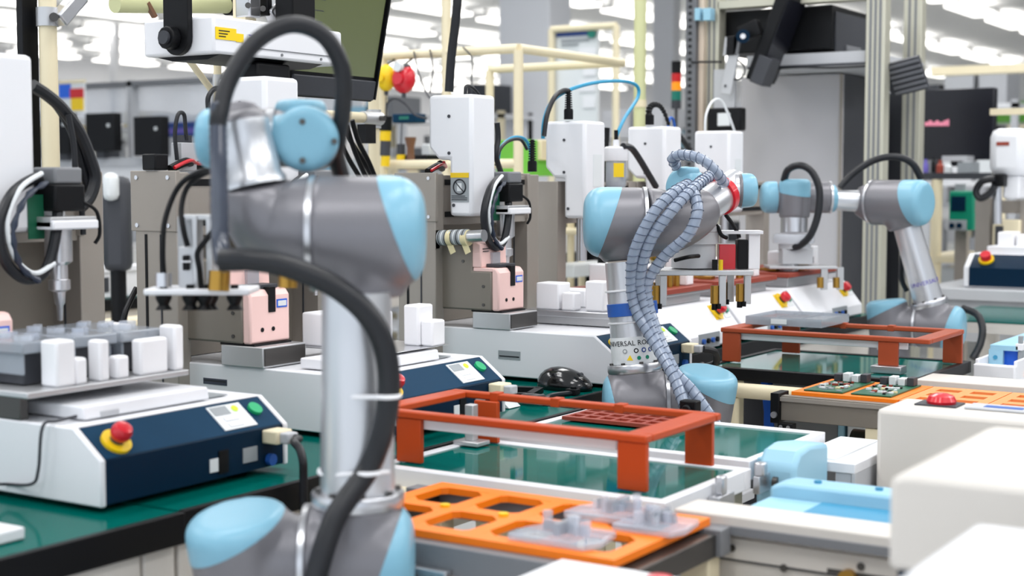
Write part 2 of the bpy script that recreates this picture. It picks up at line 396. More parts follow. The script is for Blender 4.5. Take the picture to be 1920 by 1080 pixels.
M1 = machine_a(.975, .081, 'large white and navy machine at the far left, red stop button on its slanted panel')
M2 = machine_a(1.42, .088, 'white and navy machine partly hidden behind the tall foreground robot', plate=False)
M3 = machine_a(2.0, 0.0, 'white machine with a warning label on its upright head, beside the black mouse')
def feeder(y0, label, W=.076, X=-1.309):
    t = thing('screw_feeder', label, 'screw feeder', (X - .05, y0 + W / 2, .961), 'pink and grey screw feeders')
    b = .9905
    obj('mount_bracket', G().box(X - .05, X + .022, y0 - .002, y0 + W + .006, .9615, .988), 'alu', t, .001)
    obj('bracket_face', G().box(X + .022, X + .0235, y0 + .001, y0 + W + .003, .964, .986), 'steel_dark', t)
    obj('sole_plate', G().box(X - .055, X + .004, y0 + .002, y0 + W - .002, .988, b), 'black', t)
    obj('body', G().prism([(X - .014, b), (X - .014, 1.055), (X - .052, 1.055), (X - .052, 1.098), (X - .115, 1.098), (X - .115, b)], 'y', y0, y0 + W), 'tan_dark', t, .003)
    for (a, c) in ((X - .03, 1.0), (X - .03, 1.03), (X - .07, 1.07)): obj('screw', G().cyl((a, y0 - .0012, c), (a, y0 + .001, c), .0026, n=10), 'steel_dark', t)
    fr = obj('front_shell', G().prism([(X, b), (X, 1.052), (X - .006, 1.060), (X - .014, 1.060), (X - .014, b)], 'y', y0, y0 + W), 'pink', t, .003)
    obj('upper_shell', G().prism([(X - .05, 1.060), (X - .034, 1.060), (X - .036, 1.098), (X - .044, 1.102), (X - .052, 1.102), (X - .052, 1.060)], 'y', y0, y0 + W), 'pink', t, .003)
    obj('deck', G().box(X - .05, X - .012, y0, y0 + W, 1.054, 1.060), 'pink', t, .001)
    obj('screw_track', G().box(X - .036, X + .0012, y0 + .034, y0 + .047, 1.030, 1.0625), 'black', t)
    obj('track_cover', G().box(X - .034, X - .008, y0 + .014, y0 + .062, 1.0605, 1.066), 'dark_grey', t, .001)
    obj('track_clip', G().box(X - .036, X - .03, y0 + .028, y0 + .05, 1.066, 1.084), 'clear_grey', t)
    obj('name_label', G().box(X - .0005, X + .0008, y0 + .05, y0 + .07, 1.035, 1.046), 'blue_strong', fr)
    obj('label_panel', G().box(X, X + .0012, y0 + .052, y0 + .068, 1.037, 1.044), 'label_white', fr)
    for a in (.022, .043): obj('hole', G().cyl((X - .001, y0 + a, 1.008), (X + .0008, y0 + a, 1.008), .003, n=10), 'black', fr)
    for q in range(2): obj('printed_line', G().box(X - .0365, X - .0335, y0 + .006, y0 + .026 - q * .005, 1.09 - q * .004, 1.0912 - q * .004), 'ink', t)
feeder(.977 - .004, 'pink screw feeder cut by the left edge of the picture')
feeder(1.418, 'pink screw feeder standing on a metal block behind the tall foreground robot')
feeder(2.0, 'pink screw feeder under the white head with the warning label')
# small white press machines farther along the bench
def machine_b(y0, y1, hy, label, X=-1.2):
    t = thing('press_machine', label, 'machine', (X - .2, (y0 + y1) / 2, D), 'small white press machines')
    prof = [(X, D + .006), (X, D + .030), (X - .012, D + .045), (X - .045, .966), (X - .30, .966), (X - .30, D + .006)]
    obj('base_body', G().prism(prof, 'y', y0 + .004, y1 - .004), 'white', t, .004)
    for xx in (X - .04, X - .26):
        for yy in (y0 + .03, y1 - .03): obj('rubber_foot', G().cyl((xx, yy, D), (xx, yy, D + .008), .012), 'black', t)
    n = Vector((.041, 0, .033)).normalized(); sl = Vector((-.033, 0, .041)).normalized(); R = Matrix((sl, Vector((0, 1, 0)), n)).transposed()
    c0 = Vector((X - .012, 0, D + .045))
    def on(u, y): return Vector((c0.x, y, c0.z)) + sl * u
    obj('stop_plate', G().obox(on(.026, y1 - .068), (.034, .032, .002), R), 'yellow', t)
    estop(t, on(.026, y1 - .068) + n * .001, n, .0115)
    obj('button_plate', G().obox(on(.026, y1 - .028), (.032, .026, .002), R), 'label_white', t)
    obj('start_button', G().cyl(on(.026, y1 - .024), on(.026, y1 - .024) + n * .006, .0065), 'green_paint', t)
    obj('button_label', G().obox(on(.028, y1 - .040) + n * .001, (.018, .006, .002), R), 'green_bright', t)
    obj('socket_plate', G().box(X - .001, X + .0015, y1 - .20, y1 - .11, D + .006, D + .034), 'label_grey', t)
    for k in range(4): obj('socket', G().cyl((X, y1 - .185 + k * .02, D + .02), (X + .006, y1 - .185 + k * .02, D + .02), .005), 'blue_band' if k % 2 == 0 else 'black', t)
    # sliding stage
    obj('stage_block', G().box(X - .20, X - .06, y0 + .04, y1 - .07, .9665, .984), 'alu', t, .001)
    obj('stage_rail', G().box(X - .23, X - .05, y0 + .02, y1 - .05, .9845, .989), 'silver', t, .001)
    obj('stage_plate', G().box(X - .235, X - .045, y0 + .012, y1 - .045, .9892, .999), 'brick', t, .001)
    # gantry
    gx = X - .24
    for (a, b) in ((y0 - .004, y0 + .028), (y1 - .03, y1)):
        obj('gantry_column', G().box(gx - .05, gx, a, b, .9665, 1.20), 'tan', t, .001)
    bm_ = obj('gantry_beam', G().box(gx - .045, gx - .004, y0 + .028, y1 - .03, 1.12, 1.198), 'tan', t, .001)
    for zz in (1.182, 1.13): obj('beam_slot', G().box(gx - .005, gx - .0025, y0 + .03, y1 - .03, zz, zz + .009), 'black', bm_)
    h = head(t, gx + .06, y0 + hy, 1.312, .078, lower=.075)
    obj('head_label', G().box(gx + .0595, gx + .0608, y0 + hy + .03, y0 + hy + .062, 1.19, 1.25), 'label_white', h)
    obj('press_ram', G().cyl((gx + .03, y0 + hy + .04, 1.13), (gx + .03, y0 + hy + .04, 1.05), .01), 'silver', t)
    return t
P1 = machine_b(2.405, 2.715, -.005, 'small white press machine nearest the middle robot')
P2 = machine_b(2.725, 3.04, .0, 'small white press machine in the middle of its row of three')
P3 = machine_b(3.05, 3.41, -.01, 'small white press machine farthest along its row of three')
# ================================================================ ROBOT ARMS
def blob(g, voxel=.0035, it=8, fac=.5):
    me = bpy.data.meshes.new('casting'); bmesh.ops.recalc_face_normals(g.bm, faces=g.bm.faces[:]); g.bm.to_mesh(me); g.bm.free()
    o = bpy.data.objects.new('casting', me); COL.objects.link(o)
    r = o.modifiers.new('r', 'REMESH'); r.mode = 'VOXEL'; r.voxel_size = voxel; r.use_smooth_shade = True
    s = o.modifiers.new('s', 'SMOOTH'); s.iterations = it; s.factor = fac
    dg = bpy.context.evaluated_depsgraph_get(); out = bpy.data.meshes.new_from_object(o.evaluated_get(dg))
    bpy.data.objects.remove(o); bpy.data.meshes.remove(me); return out
def rounded(g, c, axis, a, b, r, rb=.45, ra=.06, n=32):
    # capped cylinder along axis from -a to +b, far end rounded by rb*r
    e = rb * r; f = ra * r; pr = [(0, -a), (r - f, -a), (r, -a + f)]
    for k in range(7):
        t = k / 6 * math.pi / 2; pr.append((r - e + e * math.cos(t), b - e + e * math.sin(t)))
    pr.append((0, b)); g.lathe(pr, c, axis, n)
def cut(me, co, no, keep_pos, grow=0):
    bm = bmesh.new(); bm.from_mesh(me)
    bmesh.ops.bisect_plane(bm, geom=bm.verts[:] + bm.edges[:] + bm.faces[:], plane_co=co, plane_no=no, clear_inner=keep_pos, clear_outer=not keep_pos)
    ed = [e for e in bm.edges if e.is_boundary]
    if ed: bmesh.ops.holes_fill(bm, edges=ed, sides=0)
    if grow:
        bm.normal_update()
        for v in bm.verts: v.co += v.normal * grow
    out = bpy.data.meshes.new('cut'); bm.to_mesh(out); bm.free(); return out
def housing(t, c, axis, ls, lc, r, ndir, nlen, nr, k=.35, capat=.30, names=('housing', 'end_cap'), rb=.45, n0=.95):
    """joint casting: barrel along axis (seam side -ls, cap side +lc) and a neck along ndir; blue cap cut off by a slanted plane"""
    c = Vector(c); axis = Vector(axis).normalized(); ndir = Vector(ndir).normalized()
    g = G(); rounded(g, c, axis, ls, lc, r, rb)
    if nlen: g.cyl(c, c + ndir * nlen, r * n0, nr, 32)
    me = blob(g)
    pn = (axis - ndir * k).normalized(); pc = c + axis * (lc * capat)
    a = cut(me, pc, pn, False); b = cut(me, pc, pn, True, .0006)
    h = obj(names[0], a, 'robot_grey', t, ang=50)
    cp = obj(names[1], b, 'robot_blue', h, ang=50)
    u = axis.orthogonal().normalized(); v = axis.cross(u)
    for q in range(3):
        an = q * 2.094 + .5; p = c + axis * (lc - r * .16) + (u * math.cos(an) + v * math.sin(an)) * r * .68
        obj('cap_screw', G().cyl(p - axis * .006, p + axis * .0015 * 1.2, .0028, n=10), 'steel_dark', h)
    sm = c - axis * ls
    obj('seam_ring', G().lathe([(r * .97, -.003), (r * 1.015, -.0025), (r * 1.015, .0025), (r * .97, .003)], sm, axis, 36), 'silver', h)
    return h
def flange(t, p, d, r, nb=8):
    f = obj('flange', G().lathe([(r * .7, -.004), (r * .97, -.004), (r, -.001), (r, .007), (r * .97, .009), (r * .72, .009)], p, d, 40), 'silver', t)
    u = Vector(d).orthogonal().normalized(); v = Vector(d).normalized().cross(u)
    for i in range(nb):
        a = 2 * math.pi * i / nb; q = Vector(p) + (u * math.cos(a) + v * math.sin(a)) * r * .86
        obj('bolt', G().cyl(q + Vector(d).normalized() * .008, q + Vector(d).normalized() * .012, .003, n=8), 'steel_dark', f)
def bend(t, pts, r0, r1, name='forearm_elbow'):
    g = G(); g.tube(pts, 1, 28, 8, rf=lambda s_, i: r0 + (r1 - r0) * s_ ** 1.5)
    return obj(name, blob(g, .0032, 6), 'robot_grey', t, ang=60)
def robot(label, Sc, a, u_len, u_dir, elbow_c, base_off, base_top, r=.048, rt0=.033, rt1=.030, seam=.047, capl=.047, be=.0505, grp=None, sk=.35, capat=.3, floor_z=.0, tc=.2, tube_m='satin'):
    """Sc shoulder barrel centre, a unit axis from base towards the capped side"""
    a = Vector(a).normalized(); u = Vector(u_dir).normalized(); Sc = Vector(Sc); B = Sc - a * base_off
    t = thing('robot_arm', label, 'robot arm', (B.x, B.y, floor_z), 'grey and blue robot arms')
    # pedestal and base
    obj('pedestal', G().box(B.x - .045, B.x + .045, B.y - .045, B.y + .045, floor_z, B.z - .145).box(B.x - .06, B.x + .06, B.y - .06, B.y + .06, B.z - .145, B.z - .13), 'light_grey', t, .002)
    obj('base_foot', G().lathe([(.058, -.13), (.06, -.12), (.056, -.09), (.046, -.075), (.044, -.045)], B, (0, 0, 1), 36), 'robot_grey', t)
    # base joint: upright barrel, blue cap on top, neck towards the shoulder
    housing(t, B, (UP - a * .13 - AW * tc).normalized(), .05, base_top, r * .97, a, base_off - seam, r * .80, k=.40, capat=.56, names=('base_joint', 'base_cap'), rb=.28, n0=.9)
    housing(t, Sc, a, seam, capl, r, u, .052, rt0 * 1.16, k=sk, capat=capat, names=('shoulder_joint', 'shoulder_cap'))
    f0 = Sc + u * .052; flange(t, f0, u, rt0 * 1.24)
    e = Vector(elbow_c); e0 = e - u * (be * 1.02)
    tb = obj('upper_arm_tube', G().lathe([(rt0, 0), (rt0 * .995, .02), (rt1, (e0 - f0).length * .97), (rt1, (e0 - f0).length)], f0, u, 40), tube_m, t)
    return t, B, f0, e0, tb
HZ = .31
# ---- nearest robot
Z1 = 1.31; s1 = Z1 / F
def p1(x, y, dz=0): return dep(x, y, Z1 + dz)
r1, B1, f1, e1, tb1 = robot('tall blurred grey robot arm with a thick black hose, nearest the camera', p1(672, 1048), RT, 0, UP, p1(682, 437), .100, .043, capl=.048, seam=.045, capat=.5)
el1 = housing(r1, p1(682, 437), RT, 92 * s1, 114 * s1, .0505, -UP, .056, .035, k=.36, capat=.58, names=('elbow_joint', 'elbow_cap'), rb=.55)
bend(r1, [p1(592, 430), p1(560, 428), p1(525, 420, .002), p1(498, 395, .0), p1(484, 365, -.002), p1(480, 345, -.004)], .047, .029)
fa0 = p1(480, 352, -.006); fa1 = p1(454, 232, -.004); fl_ = (fa1 - fa0).length
obj('forearm_tube', G().lathe([(.028, 0), (.028, .006), (.0252, .010), (.0232, fl_ - .010), (.024, fl_ - .008), (.024, fl_)], fa0, fa1 - fa0, 40), 'satin', r1)
g = G(); rounded(g, fa1, fa1 - fa0, .006, .010, .0242, .5); g.cyl(fa1, p1(455, 250, .04), .022, .024, 24)
obj('forearm_end', blob(g, .003, 5), 'robot_grey', r1, ang=60)
wr1 = housing(r1, p1(455, 260, .042), -RT, 56 * s1, 86 * s1, .0275, AW, 0, .02, k=0, capat=.55, names=('wrist_joint', 'wrist_cap'), rb=.4)
g = G(); rounded(g, p1(579, 262, .03), -AW, .03, .030, .0288, .28); g.cyl(p1(575, 262, .03), p1(512, 260, .03), .025, .026, 28); g.cyl(p1(566, 262, .035), p1(563, 202, .035), .024, .022, 28)
me = blob(g, .003, 6)
c_ = p1(579, 262, .03)
w2 = obj('wrist_elbow', cut(me, c_ - AW * .016, -AW, False), 'robot_grey', r1, ang=50)
obj('wrist_cap', cut(me, c_ - AW * .016, -AW, True, .0006), 'robot_blue', w2, ang=50)
g = G(); rounded(g, p1(564, 226, .035), UP, .006, .0185, .0235, .3); obj('wrist_cap', blob(g, .003, 4), 'robot_blue', w2, ang=50)
for (x, y) in ((567, 228), (627, 265), (567, 301)): obj('cap_screw', G().cyl(p1(x, y, -.0025), p1(x, y, .01), .0028, n=10), 'steel_dark', w2)
obj('seam_ring', G().lathe([(.0255, -.0025), (.0275, -.002), (.0275, .002), (.0255, .0025)], p1(514, 260, .03), RT, 32), 'silver', w2)
# hoses of the nearest robot
hp = [p1(*q) for q in ((585, 1130, -.075), (598, 1060, -.075), (632, 965, -.062), (690, 880, -.045), (722, 790, -.05), (728, 690, -.055), (700, 605, -.062), (632, 540, -.07), (540, 500, -.075), (470, 487, -.075), (415, 488, -.07))]
obj('cable_hose', G().tube(hp, .0098, 14, 8), 'rubber', r1)
hp2 = [p1(*q) for q in ((409, 236, -.049), (411, 215, -.048), (430, 150, -.04), (480, 78, -.03), (545, 46, -.02), (606, 66, -.01), (640, 125, 0), (643, 200, .01), (634, 260, .025), (630, 290, .04), (640, 330, .06))]
obj('cable_hose', G().tube(hp2, .0078, 14, 8), 'rubber', r1)
hp3 = [p1(x + 14, y, dz - .004) for x, y, dz in ((404, 492, -.06), (398, 440, -.05), (397, 330, -.05), (395, 250, -.046), (396, 195, -.042))]
obj('cable_sleeve', G().tube(hp3, .0074, 12, 10, rf=lambda t_, i: 1 + .06 * (i % 2)), 'sleeve', r1)
def tie(parent, c0, r0, c1, r1_, rr=.0016, tilt=0):
    # band stretched round two circles (tube and hose), level
    pts = []
    for k in range(40):
        an = 2 * math.pi * k / 40; d = RT * math.cos(an) + AW * math.sin(an)
        s0 = c0.dot(d) + r0; s1 = c1.dot(d) + r1_
        pts.append((c0 + d * r0) if s0 > s1 else (c1 + d * r1_ + UP * tilt))
    pts.append(pts[0]); obj('cable_tie', G().tube(pts, rr, 6, 1), 'nylon', parent)
tie(r1, dep(672, 738, Z1), .0315, p1(726, 742, -.0525), .0105, .002)
tie(r1, dep(668, 882, Z1), .0325, p1(690, 885, -.0455), .0105, .002)
# tool under the wrist: plate gripper that hangs behind the forearm
Zt = 1.50
def pt(x, y, dz=0): return dep(x, y, Zt + dz)
st = Zt / F
obj('tool_flange', G().cyl(p1(455, 258, .03), p1(455, 258, .03) + AW * .06, .024, n=28).cyl(pt(455, 262, -.09), pt(452, 262, .01), .022, n=28), 'robot_grey', r1)
tl = thing('gripper_tool', 'silver plate gripper with suction cups under the nearest robot wrist', 'gripper', pt(380, 560))
obj('mounting_post', G().cyl(pt(440, 268), pt(440, 412), .015, n=24), 'silver', tl)
def bx(g, x0, x1, y0, y1, th, dz=0):    # upright plate facing the camera at the tool's distance
    c = pt((x0 + x1) / 2, (y0 + y1) / 2, dz); R = Matrix((RT, AW, UP)).transposed()
    return g.obox(c, ((x1 - x0) * st, th, (y1 - y0) * st), R)
obj('top_bar', bx(G(), 343, 470, 402, 412, .03), 'alu', tl, .001)
for (x0, x1) in ((338, 366), (366, 376), (392, 404)):
    obj('upright_plate', bx(G(), x0, x1, 404 if x0 > 360 else 462, 540, .016 if x0 == 338 else .03), 'alu', tl, .001)
obj('side_panel', bx(G(), 334, 366, 405, 542, .006, .02), 'light_grey', tl, .001)
obj('switch', bx(G(), 346, 358, 478, 506, .02, -.004), 'black', tl, .001)
obj('switch_lever', bx(G(), 344, 362, 488, 491, .022, -.005), 'white', tl)
obj('bottom_plate', bx(G(), 282, 478, 538, 550, .06), 'white', tl, .002)
obj('spring_fitting', G().cyl(pt(412, 508, -.03), pt(410, 545, -.03), .0105, n=18), 'brass', tl)
obj('spring_fitting', G().cyl(pt(540, 505, -.03), pt(540, 540, -.03), .0095, n=18), 'brass', tl)
for (x, dz) in ((307, -.02), (357, -.02), (384, -.02), (440, -.02), (395, .02)):
    obj('suction_cup', G().lathe([(.004, .014), (.004, .006), (.008, .003), (.008, 0), (.005, -.006), (.0085, -.011)], pt(x, 560, dz), UP, 16), 'black', tl)
obj('tube_fitting', G().cyl(pt(307, 512, -.02), pt(307, 538, -.02), .008, n=16), 'silver', tl)
for q in (((307, 515, -.02), (305, 470, -.02), (310, 410, -.01), (335, 350, 0), (375, 322, -.02), (420, 315, -.06)),
          ((352, 462, -.02), (344, 430, -.02), (340, 390, -.01), (352, 350, 0), (385, 325, -.02), (425, 318, -.06)),
          ((378, 545, -.02), (374, 505, -.03), (370, 475, -.03), (385, 452, -.03), (402, 430, -.03), (420, 410, -.05))):
    obj('air_line', G().tube([pt(*v) for v in q], .0028, 8), 'black', tl)
# ---- middle robot
Z2 = 2.2; s2 = Z2 / F
def p2(x, y, dz=0): return dep(x, y, Z2 + dz)
u2 = (p2(1170, 440) - p2(1197, 730)).normalized()
r2, B2, f2, e2, tb2 = robot('grey and blue robot arm in the middle with clear spiral hoses and a blue band', p2(1197, 758), -RT, 0, u2, p2(1168, 424), .094, .052, capl=.052, seam=.040, be=.052, capat=.72, sk=.2)
el2 = housing(r2, p2(1168, 417), -RT, 40 * s2, 73 * s2, .052, -u2, .056, .035, k=.36, capat=.35, names=('elbow_joint', 'elbow_cap'), rb=.5)
fd = p2(1380, 347, .12)
bend(r2, [p2(1209, 417), p2(1240, 417, .004), p2(1268, 413, .012), p2(1298, 402, .03), p2(1318, 391, .05)], .052, .031)
f0 = p2(1308, 396, .045); fl = fd - f0
obj('forearm_tube', G().lathe([(.029, 0), (.0265, .01), (.026, fl.length * .9), (.026, fl.length)], f0, fl, 36), 'satin', r2)
c_ = f0 + fl * .60; dn = fl.normalized()
rb_ = obj('red_band', G().lathe([(.0285, -.007), (.03, -.006), (.03, .006), (.0285, .007)], c_, dn, 36), 'red', r2)
housing(r2, p2(1391, 357, .105), RT, 12 * s2, 29 * s2, .0265, -fl, .012, .0255, k=0, capat=-.05, names=('wrist_joint', 'wrist_cap'), rb=.45)
housing(r2, p2(1290, 352, .12), (p2(1268, 335, .10) - p2(1300, 352, .13)), .02, .028, .030, RT, .03, .024, k=0, capat=.1, names=('wrist_joint', 'wrist_cap'), rb=.5)
g = G(); rounded(g, p2(1290, 330, .11), UP, .01, .014, .018, .3); obj('wrist_cap', blob(g, .003, 3), 'robot_blue', r2, ang=50)
# label printed on the tube: lettering bent round the tube
def wrap_text(body, size, m, parent, p0, axis, rad, ang, h, name='lettering'):
    me = text_mesh(body, size, .00005); ax = Vector(axis).normalized(); p0 = Vector(p0)
    fr = (-AW - ax * (-AW).dot(ax)).normalized(); rg = ax.cross(fr)   # facing the camera, to the right
    for v in me.vertices:
        th = ang + v.co.x / rad; rr = rad + .0004 + v.co.z
        v.co = p0 + ax * (h + v.co.y) + (fr * math.cos(th) + rg * math.sin(th)) * rr
    return obj(name, me, m, parent)
lab = obj('label_sleeve', G().lathe([(.0331, .010), (.0333, .011), (.0331, .048), (.0329, .049)], f2, u2, 40), 'label_white', r2)
wrap_text('UNIVERSAL ROBOTS', .0105, 'ink', r2, f2, u2, .0334, -.10, .040)
for k, (an, mm) in enumerate(((-.45, 'label_grey'), (.05, 'ink'), (.40, 'ink_blue'), (.75, 'ink_blue'))):
    fr = (-AW - u2 * (-AW).dot(u2)).normalized(); rg = u2.cross(fr); d = fr * math.cos(an) + rg * math.sin(an)
    obj('approval_mark', G().cyl(f2 + u2 * .029 + d * .0333, f2 + u2 * .029 + d * .0337, .0036, n=16), mm, r2)
    obj('approval_mark', G().cyl(f2 + u2 * .029 + d * .0335, f2 + u2 * .029 + d * .0339, .002, n=12), 'label_white', r2)
d = fr * math.cos(-.25) + rg * math.sin(-.25)
obj('warning_triangle', G().cyl(f2 + u2 * .018 + d * .0332, f2 + u2 * .018 + d * .0338, .0052, n=3), 'yellow_label', r2)
for an in (.15, .55): 
    d = fr * math.cos(an) + rg * math.sin(an); obj('approval_mark', G().cyl(f2 + u2 * .018 + d * .0333, f2 + u2 * .018 + d * .0337, .003, n=12), 'green_paint', r2)
# strap and ties
c_ = p2(1187, 578); q = []
bandc = f2 + u2 * ((c_ - f2).dot(u2)) + RT * .004 - AW * .004
obj('blue_strap', G().lathe([(.0362, -.0095), (.0372, -.009), (.0372, .009), (.0362, .0095)], bandc, u2, 36), 'blue_band', r2)
for yy in (543, 603):
    hh = (p2(1187, yy) - f2).dot(u2)
    obj('cable_tie', G().lathe([(.0315, -.0016), (.0338, -.001), (.0338, .001), (.0315, .0016)], f2 + u2 * hh, u2, 36), 'nylon', r2)
# clear spiral-wrapped hoses
def spiral(parent, pts, r, sub=14, name='spiral_hose'):
    h = obj(name, G().tube(pts, r * .93, 12, sub), 'hose', parent)
    core = obj('hose_core', G().tube(pts, r * .55, 8, max(4, sub // 2)), 'hose_dark', h)
    path = smooth(pts, sub * 3); hel = []; prev = None; ph = 0
    for i, p in enumerate(path):
        t_ = (path[min(i + 1, len(path) - 1)] - path[max(i - 1, 0)]).normalized()
        uu = t_.orthogonal().normalized() if prev is None else (prev - t_ * prev.dot(t_)).normalized()
        prev = uu; vv = t_.cross(uu)
        if i: ph += (path[i] - path[i - 1]).length / .011 * 2 * math.pi
        hel.append(p + (uu * math.cos(ph) + vv * math.sin(ph)) * r)
    obj('spiral_wrap', G().tube(hel, r * .085, 4, 1), 'wrap', h)
spiral(r2, [p2(*v) for v in ((1345, 800, -.10), (1300, 735, -.09), (1250, 680, -.07), (1222, 610, -.052), (1207, 565, -.048), (1200, 520, -.055), (1220, 450, -.075), (1262, 392, -.085), (1296, 356, -.06), (1318, 338, -.02))], .0088)
spiral(r2, [p2(*v) for v in ((1285, 765, -.11), (1262, 705, -.09), (1225, 640, -.06), (1192, 580, -.047), (1184, 530, -.052), (1190, 470, -.07), (1225, 400, -.085), (1262, 362, -.075), (1292, 345, -.04))], .0088)
spiral(r2, [p2(*v) for v in ((1318, 790, -.09), (1275, 715, -.08), (1243, 650, -.06), (1218, 580, -.047), (1214, 530, -.05), (1245, 482, -.06), (1290, 440, -.075), (1308, 395, -.075), (1302, 355, -.05), (1330, 330, 0))], .0088)
spiral(r2, [p2(*v) for v in ((1268, 312, .10), (1262, 296, .08), (1285, 290, .06), (1318, 300, .04), (1342, 322, .04), (1358, 345, .06))], .0085, 10)
# tool of the middle robot: round block over an aluminium frame on four posts
Zg = 2.36
def pg(x, y, dz=0): return dep(x, y, Zg + dz)
sg = Zg / F
t2 = thing('gripper_tool', 'aluminium gripper frame on posts with brass cups under the middle robot', 'gripper', pg(1310, 570))
cz = pg(1300, 506).z
c0 = pg(1300, 500)
obj('tool_block', G().lathe([(.040, .030), (.043, .028), (.043, .020), (.040, .018), (.040, -.0)], Vector((c0.x, c0.y, cz + .042)), UP, 36).cyl((c0.x, c0.y, cz + .004), (c0.x, c0.y, cz + .045), .035, n=32), 'light_grey', t2)
obj('tool_neck', G().cyl(Vector((c0.x, c0.y, cz + .07)), Vector((c0.x, c0.y, cz + .12)), .027, n=28), 'robot_grey', t2)
R_ = Matrix((RT, AW, UP)).transposed()
px_ = Vector((c0.x, c0.y, 0)) + RT * .01
obj('frame_plate', G().obox((px_.x, px_.y, cz - .002), (.155, .10, .008), R_), 'alu', t2, .001)
for (ax_, ay) in ((-.062, .03), (.03, -.044), (.055, .04), (-.062, -.044), (.076, 0)):
    q = px_ + RT * ax_ + AW * ay
    obj('post', G().obox((q.x, q.y, cz - .030), (.011, .009, .048), R_), 'alu', t2, .001)
    q2 = q - RT * .012
    obj('spring_cup', G().cyl((q2.x, q2.y, cz - .05), (q2.x, q2.y, cz - .022), .0065, n=14), 'brass', t2)
    obj('suction_cup', G().cyl((q2.x, q2.y, cz - .060), (q2.x, q2.y, cz - .05), .0045, n=12).cyl((q2.x + .008, q2.y, cz - .058), (q2.x + .008, q2.y, cz - .05), .003, n=10), 'black', t2)
q = px_ + RT * .042
obj('valve_block', G().obox((q.x, q.y, cz + .021), (.026, .026, .04), R_), 'red', t2, .001)
q = px_ + RT * .066
obj('valve_block', G().obox((q.x, q.y, cz + .025), (.016, .03, .046), R_), 'black', t2, .001)
q = px_ + RT * .084
obj('cylinder_unit', G().obox((q.x, q.y, cz + .03), (.018, .03, .056), R_), 'white', t2, .001)
q = px_ + RT * .062
obj('valve_bracket', G().obox((q.x, q.y, cz + .06), (.07, .04, .005), R_), 'white', t2)
q = px_ + RT * .028 - AW * .038
obj('air_fitting', G().cyl((q.x, q.y, cz), (q.x, q.y, cz + .018), .0035, n=10), 'yellow', t2)
obj('air_tee', G().obox((q.x - .01, q.y, cz + .010), (.008, .008, .016), R_), 'black', t2)
for v in (((1360, 402, -.02), (1372, 418, -.02), (1384, 438, -.02), (1386, 446, -.02)), ((1330, 412, -.02), (1345, 425, -.03), (1352, 440, -.03), (1362, 446, -.02)), ((1265, 488, -.07), (1290, 482, -.08), (1310, 480, -.05))):
    obj('air_line', G().tube([pg(*w_) for w_ in v], .0032, 8), 'black', t2)
obj('vacuum_cup', G().lathe([(.012, 0), (.014, .004), (.012, .022), (.009, .028)], pg(1234, 488, -.05), UP, 20), 'brass', t2)
# ---- far robot
Z3 = 3.33; s3 = Z3 / F
def p3(x, y, dz=0): return dep(x, y, Z3 + dz)
a3 = (RT * .88 - AW * .47).normalized()
a3e = (RT * .74 - AW * .67).normalized()
u3 = (p3(1703, 425, .0) - p3(1749, 583, .0)).normalized()
S3 = p3(1755, 612)
r3, B3, f3, e3, tb3 = robot('small grey and blue robot arm farthest back on the right, upper arm leaning', S3, a3, 0, u3, p3(1690, 382), .105, .056, capl=.062, seam=.042, be=.052, capat=.45, tc=0)
el3 = housing(r3, p3(1684, 380), a3e, 50 * s3, 58 * s3, .051, -u3, .058, .037, k=.30, capat=.45, names=('elbow_joint', 'elbow_cap'), rb=.3)
bend(r3, [p3(1648, 382, .035), p3(1636, 381, .045), p3(1620, 378, .05), p3(1606, 376, .05)], .05, .030)
obj('forearm_tube', G().lathe([(.0265, 0), (.0245, .006), (.023, .055), (.023, .075)], p3(1612, 377, .05), p3(1550, 375, .04) - p3(1612, 377, .05), 36), 'satin', r3)
w3 = housing(r3, p3(1500, 370, .03), -RT, 56 * s3, 74 * s3, .036, RT, 0, .03, k=0, capat=.62, names=('wrist_joint', 'wrist_cap'), rb=.45)
obj('wrist_collar', G().cyl(p3(1553, 372, .035), p3(1562, 372, .037), .031, n=28), 'robot_blue', w3)
g = G(); rounded(g, p3(1490, 378, .0), UP, .036, .05, .0345, .3)
me = blob(g, .003, 5); pn = (UP * .9 + RT * .12 - AW * .1).normalized(); pc = p3(1490, 364, 0)
wd = obj('wrist_elbow', cut(me, pc, pn, False), 'robot_grey', r3, ang=50)
obj('wrist_cap', cut(me, pc, pn, True, .0006), 'robot_blue', wd, ang=50)
obj('tool_flange', G().cyl(p3(1489, 408), p3(1489, 436), .030, n=28), 'silver', r3)
obj('air_disc', G().lathe([(.045, 0), (.047, .003), (.047, .018), (.045, .021)], p3(1488, 456), UP, 32), 'clear', r3)
t3 = thing('gripper_tool', 'pale gripper block under the far robot wrist', 'gripper', p3(1490, 500))
obj('tool_block', G().cyl(p3(1490, 457), p3(1490, 468), .036, n=28).obox(p3(1492, 480), (.068, .05, .034), R_), 'light_grey', t3, .001)
obj('tool_plate', G().obox(p3(1500, 500), (.15, .08, .006), R_), 'alu', t3, .001)
obj('tool_socket', G().obox(p3(1519, 487), (.012, .02, .014), R_), 'dark_grey', t3)
for (x, dz) in ((1545, -.03), (1575, .0), (1455, .03)):
    obj('post', G().obox(p3(x, 522, dz), (.014, .012, .05), R_), 'alu', t3)
    obj('spring_cup', G().cyl(p3(x - 7, 520, dz - .01), p3(x - 7, 540, dz - .01), .0075, n=14), 'brass', t3)
obj('cable_hose', G().tube([p3(*v) for v in ((1470, 338, -.01), (1478, 318, -.03), (1500, 310, -.045), (1522, 322, -.055), (1536, 355, -.06), (1534, 400, -.06), (1520, 440, -.055), (1500, 460, -.04), (1482, 464, -.02))], .0082, 12), 'rubber', r3)
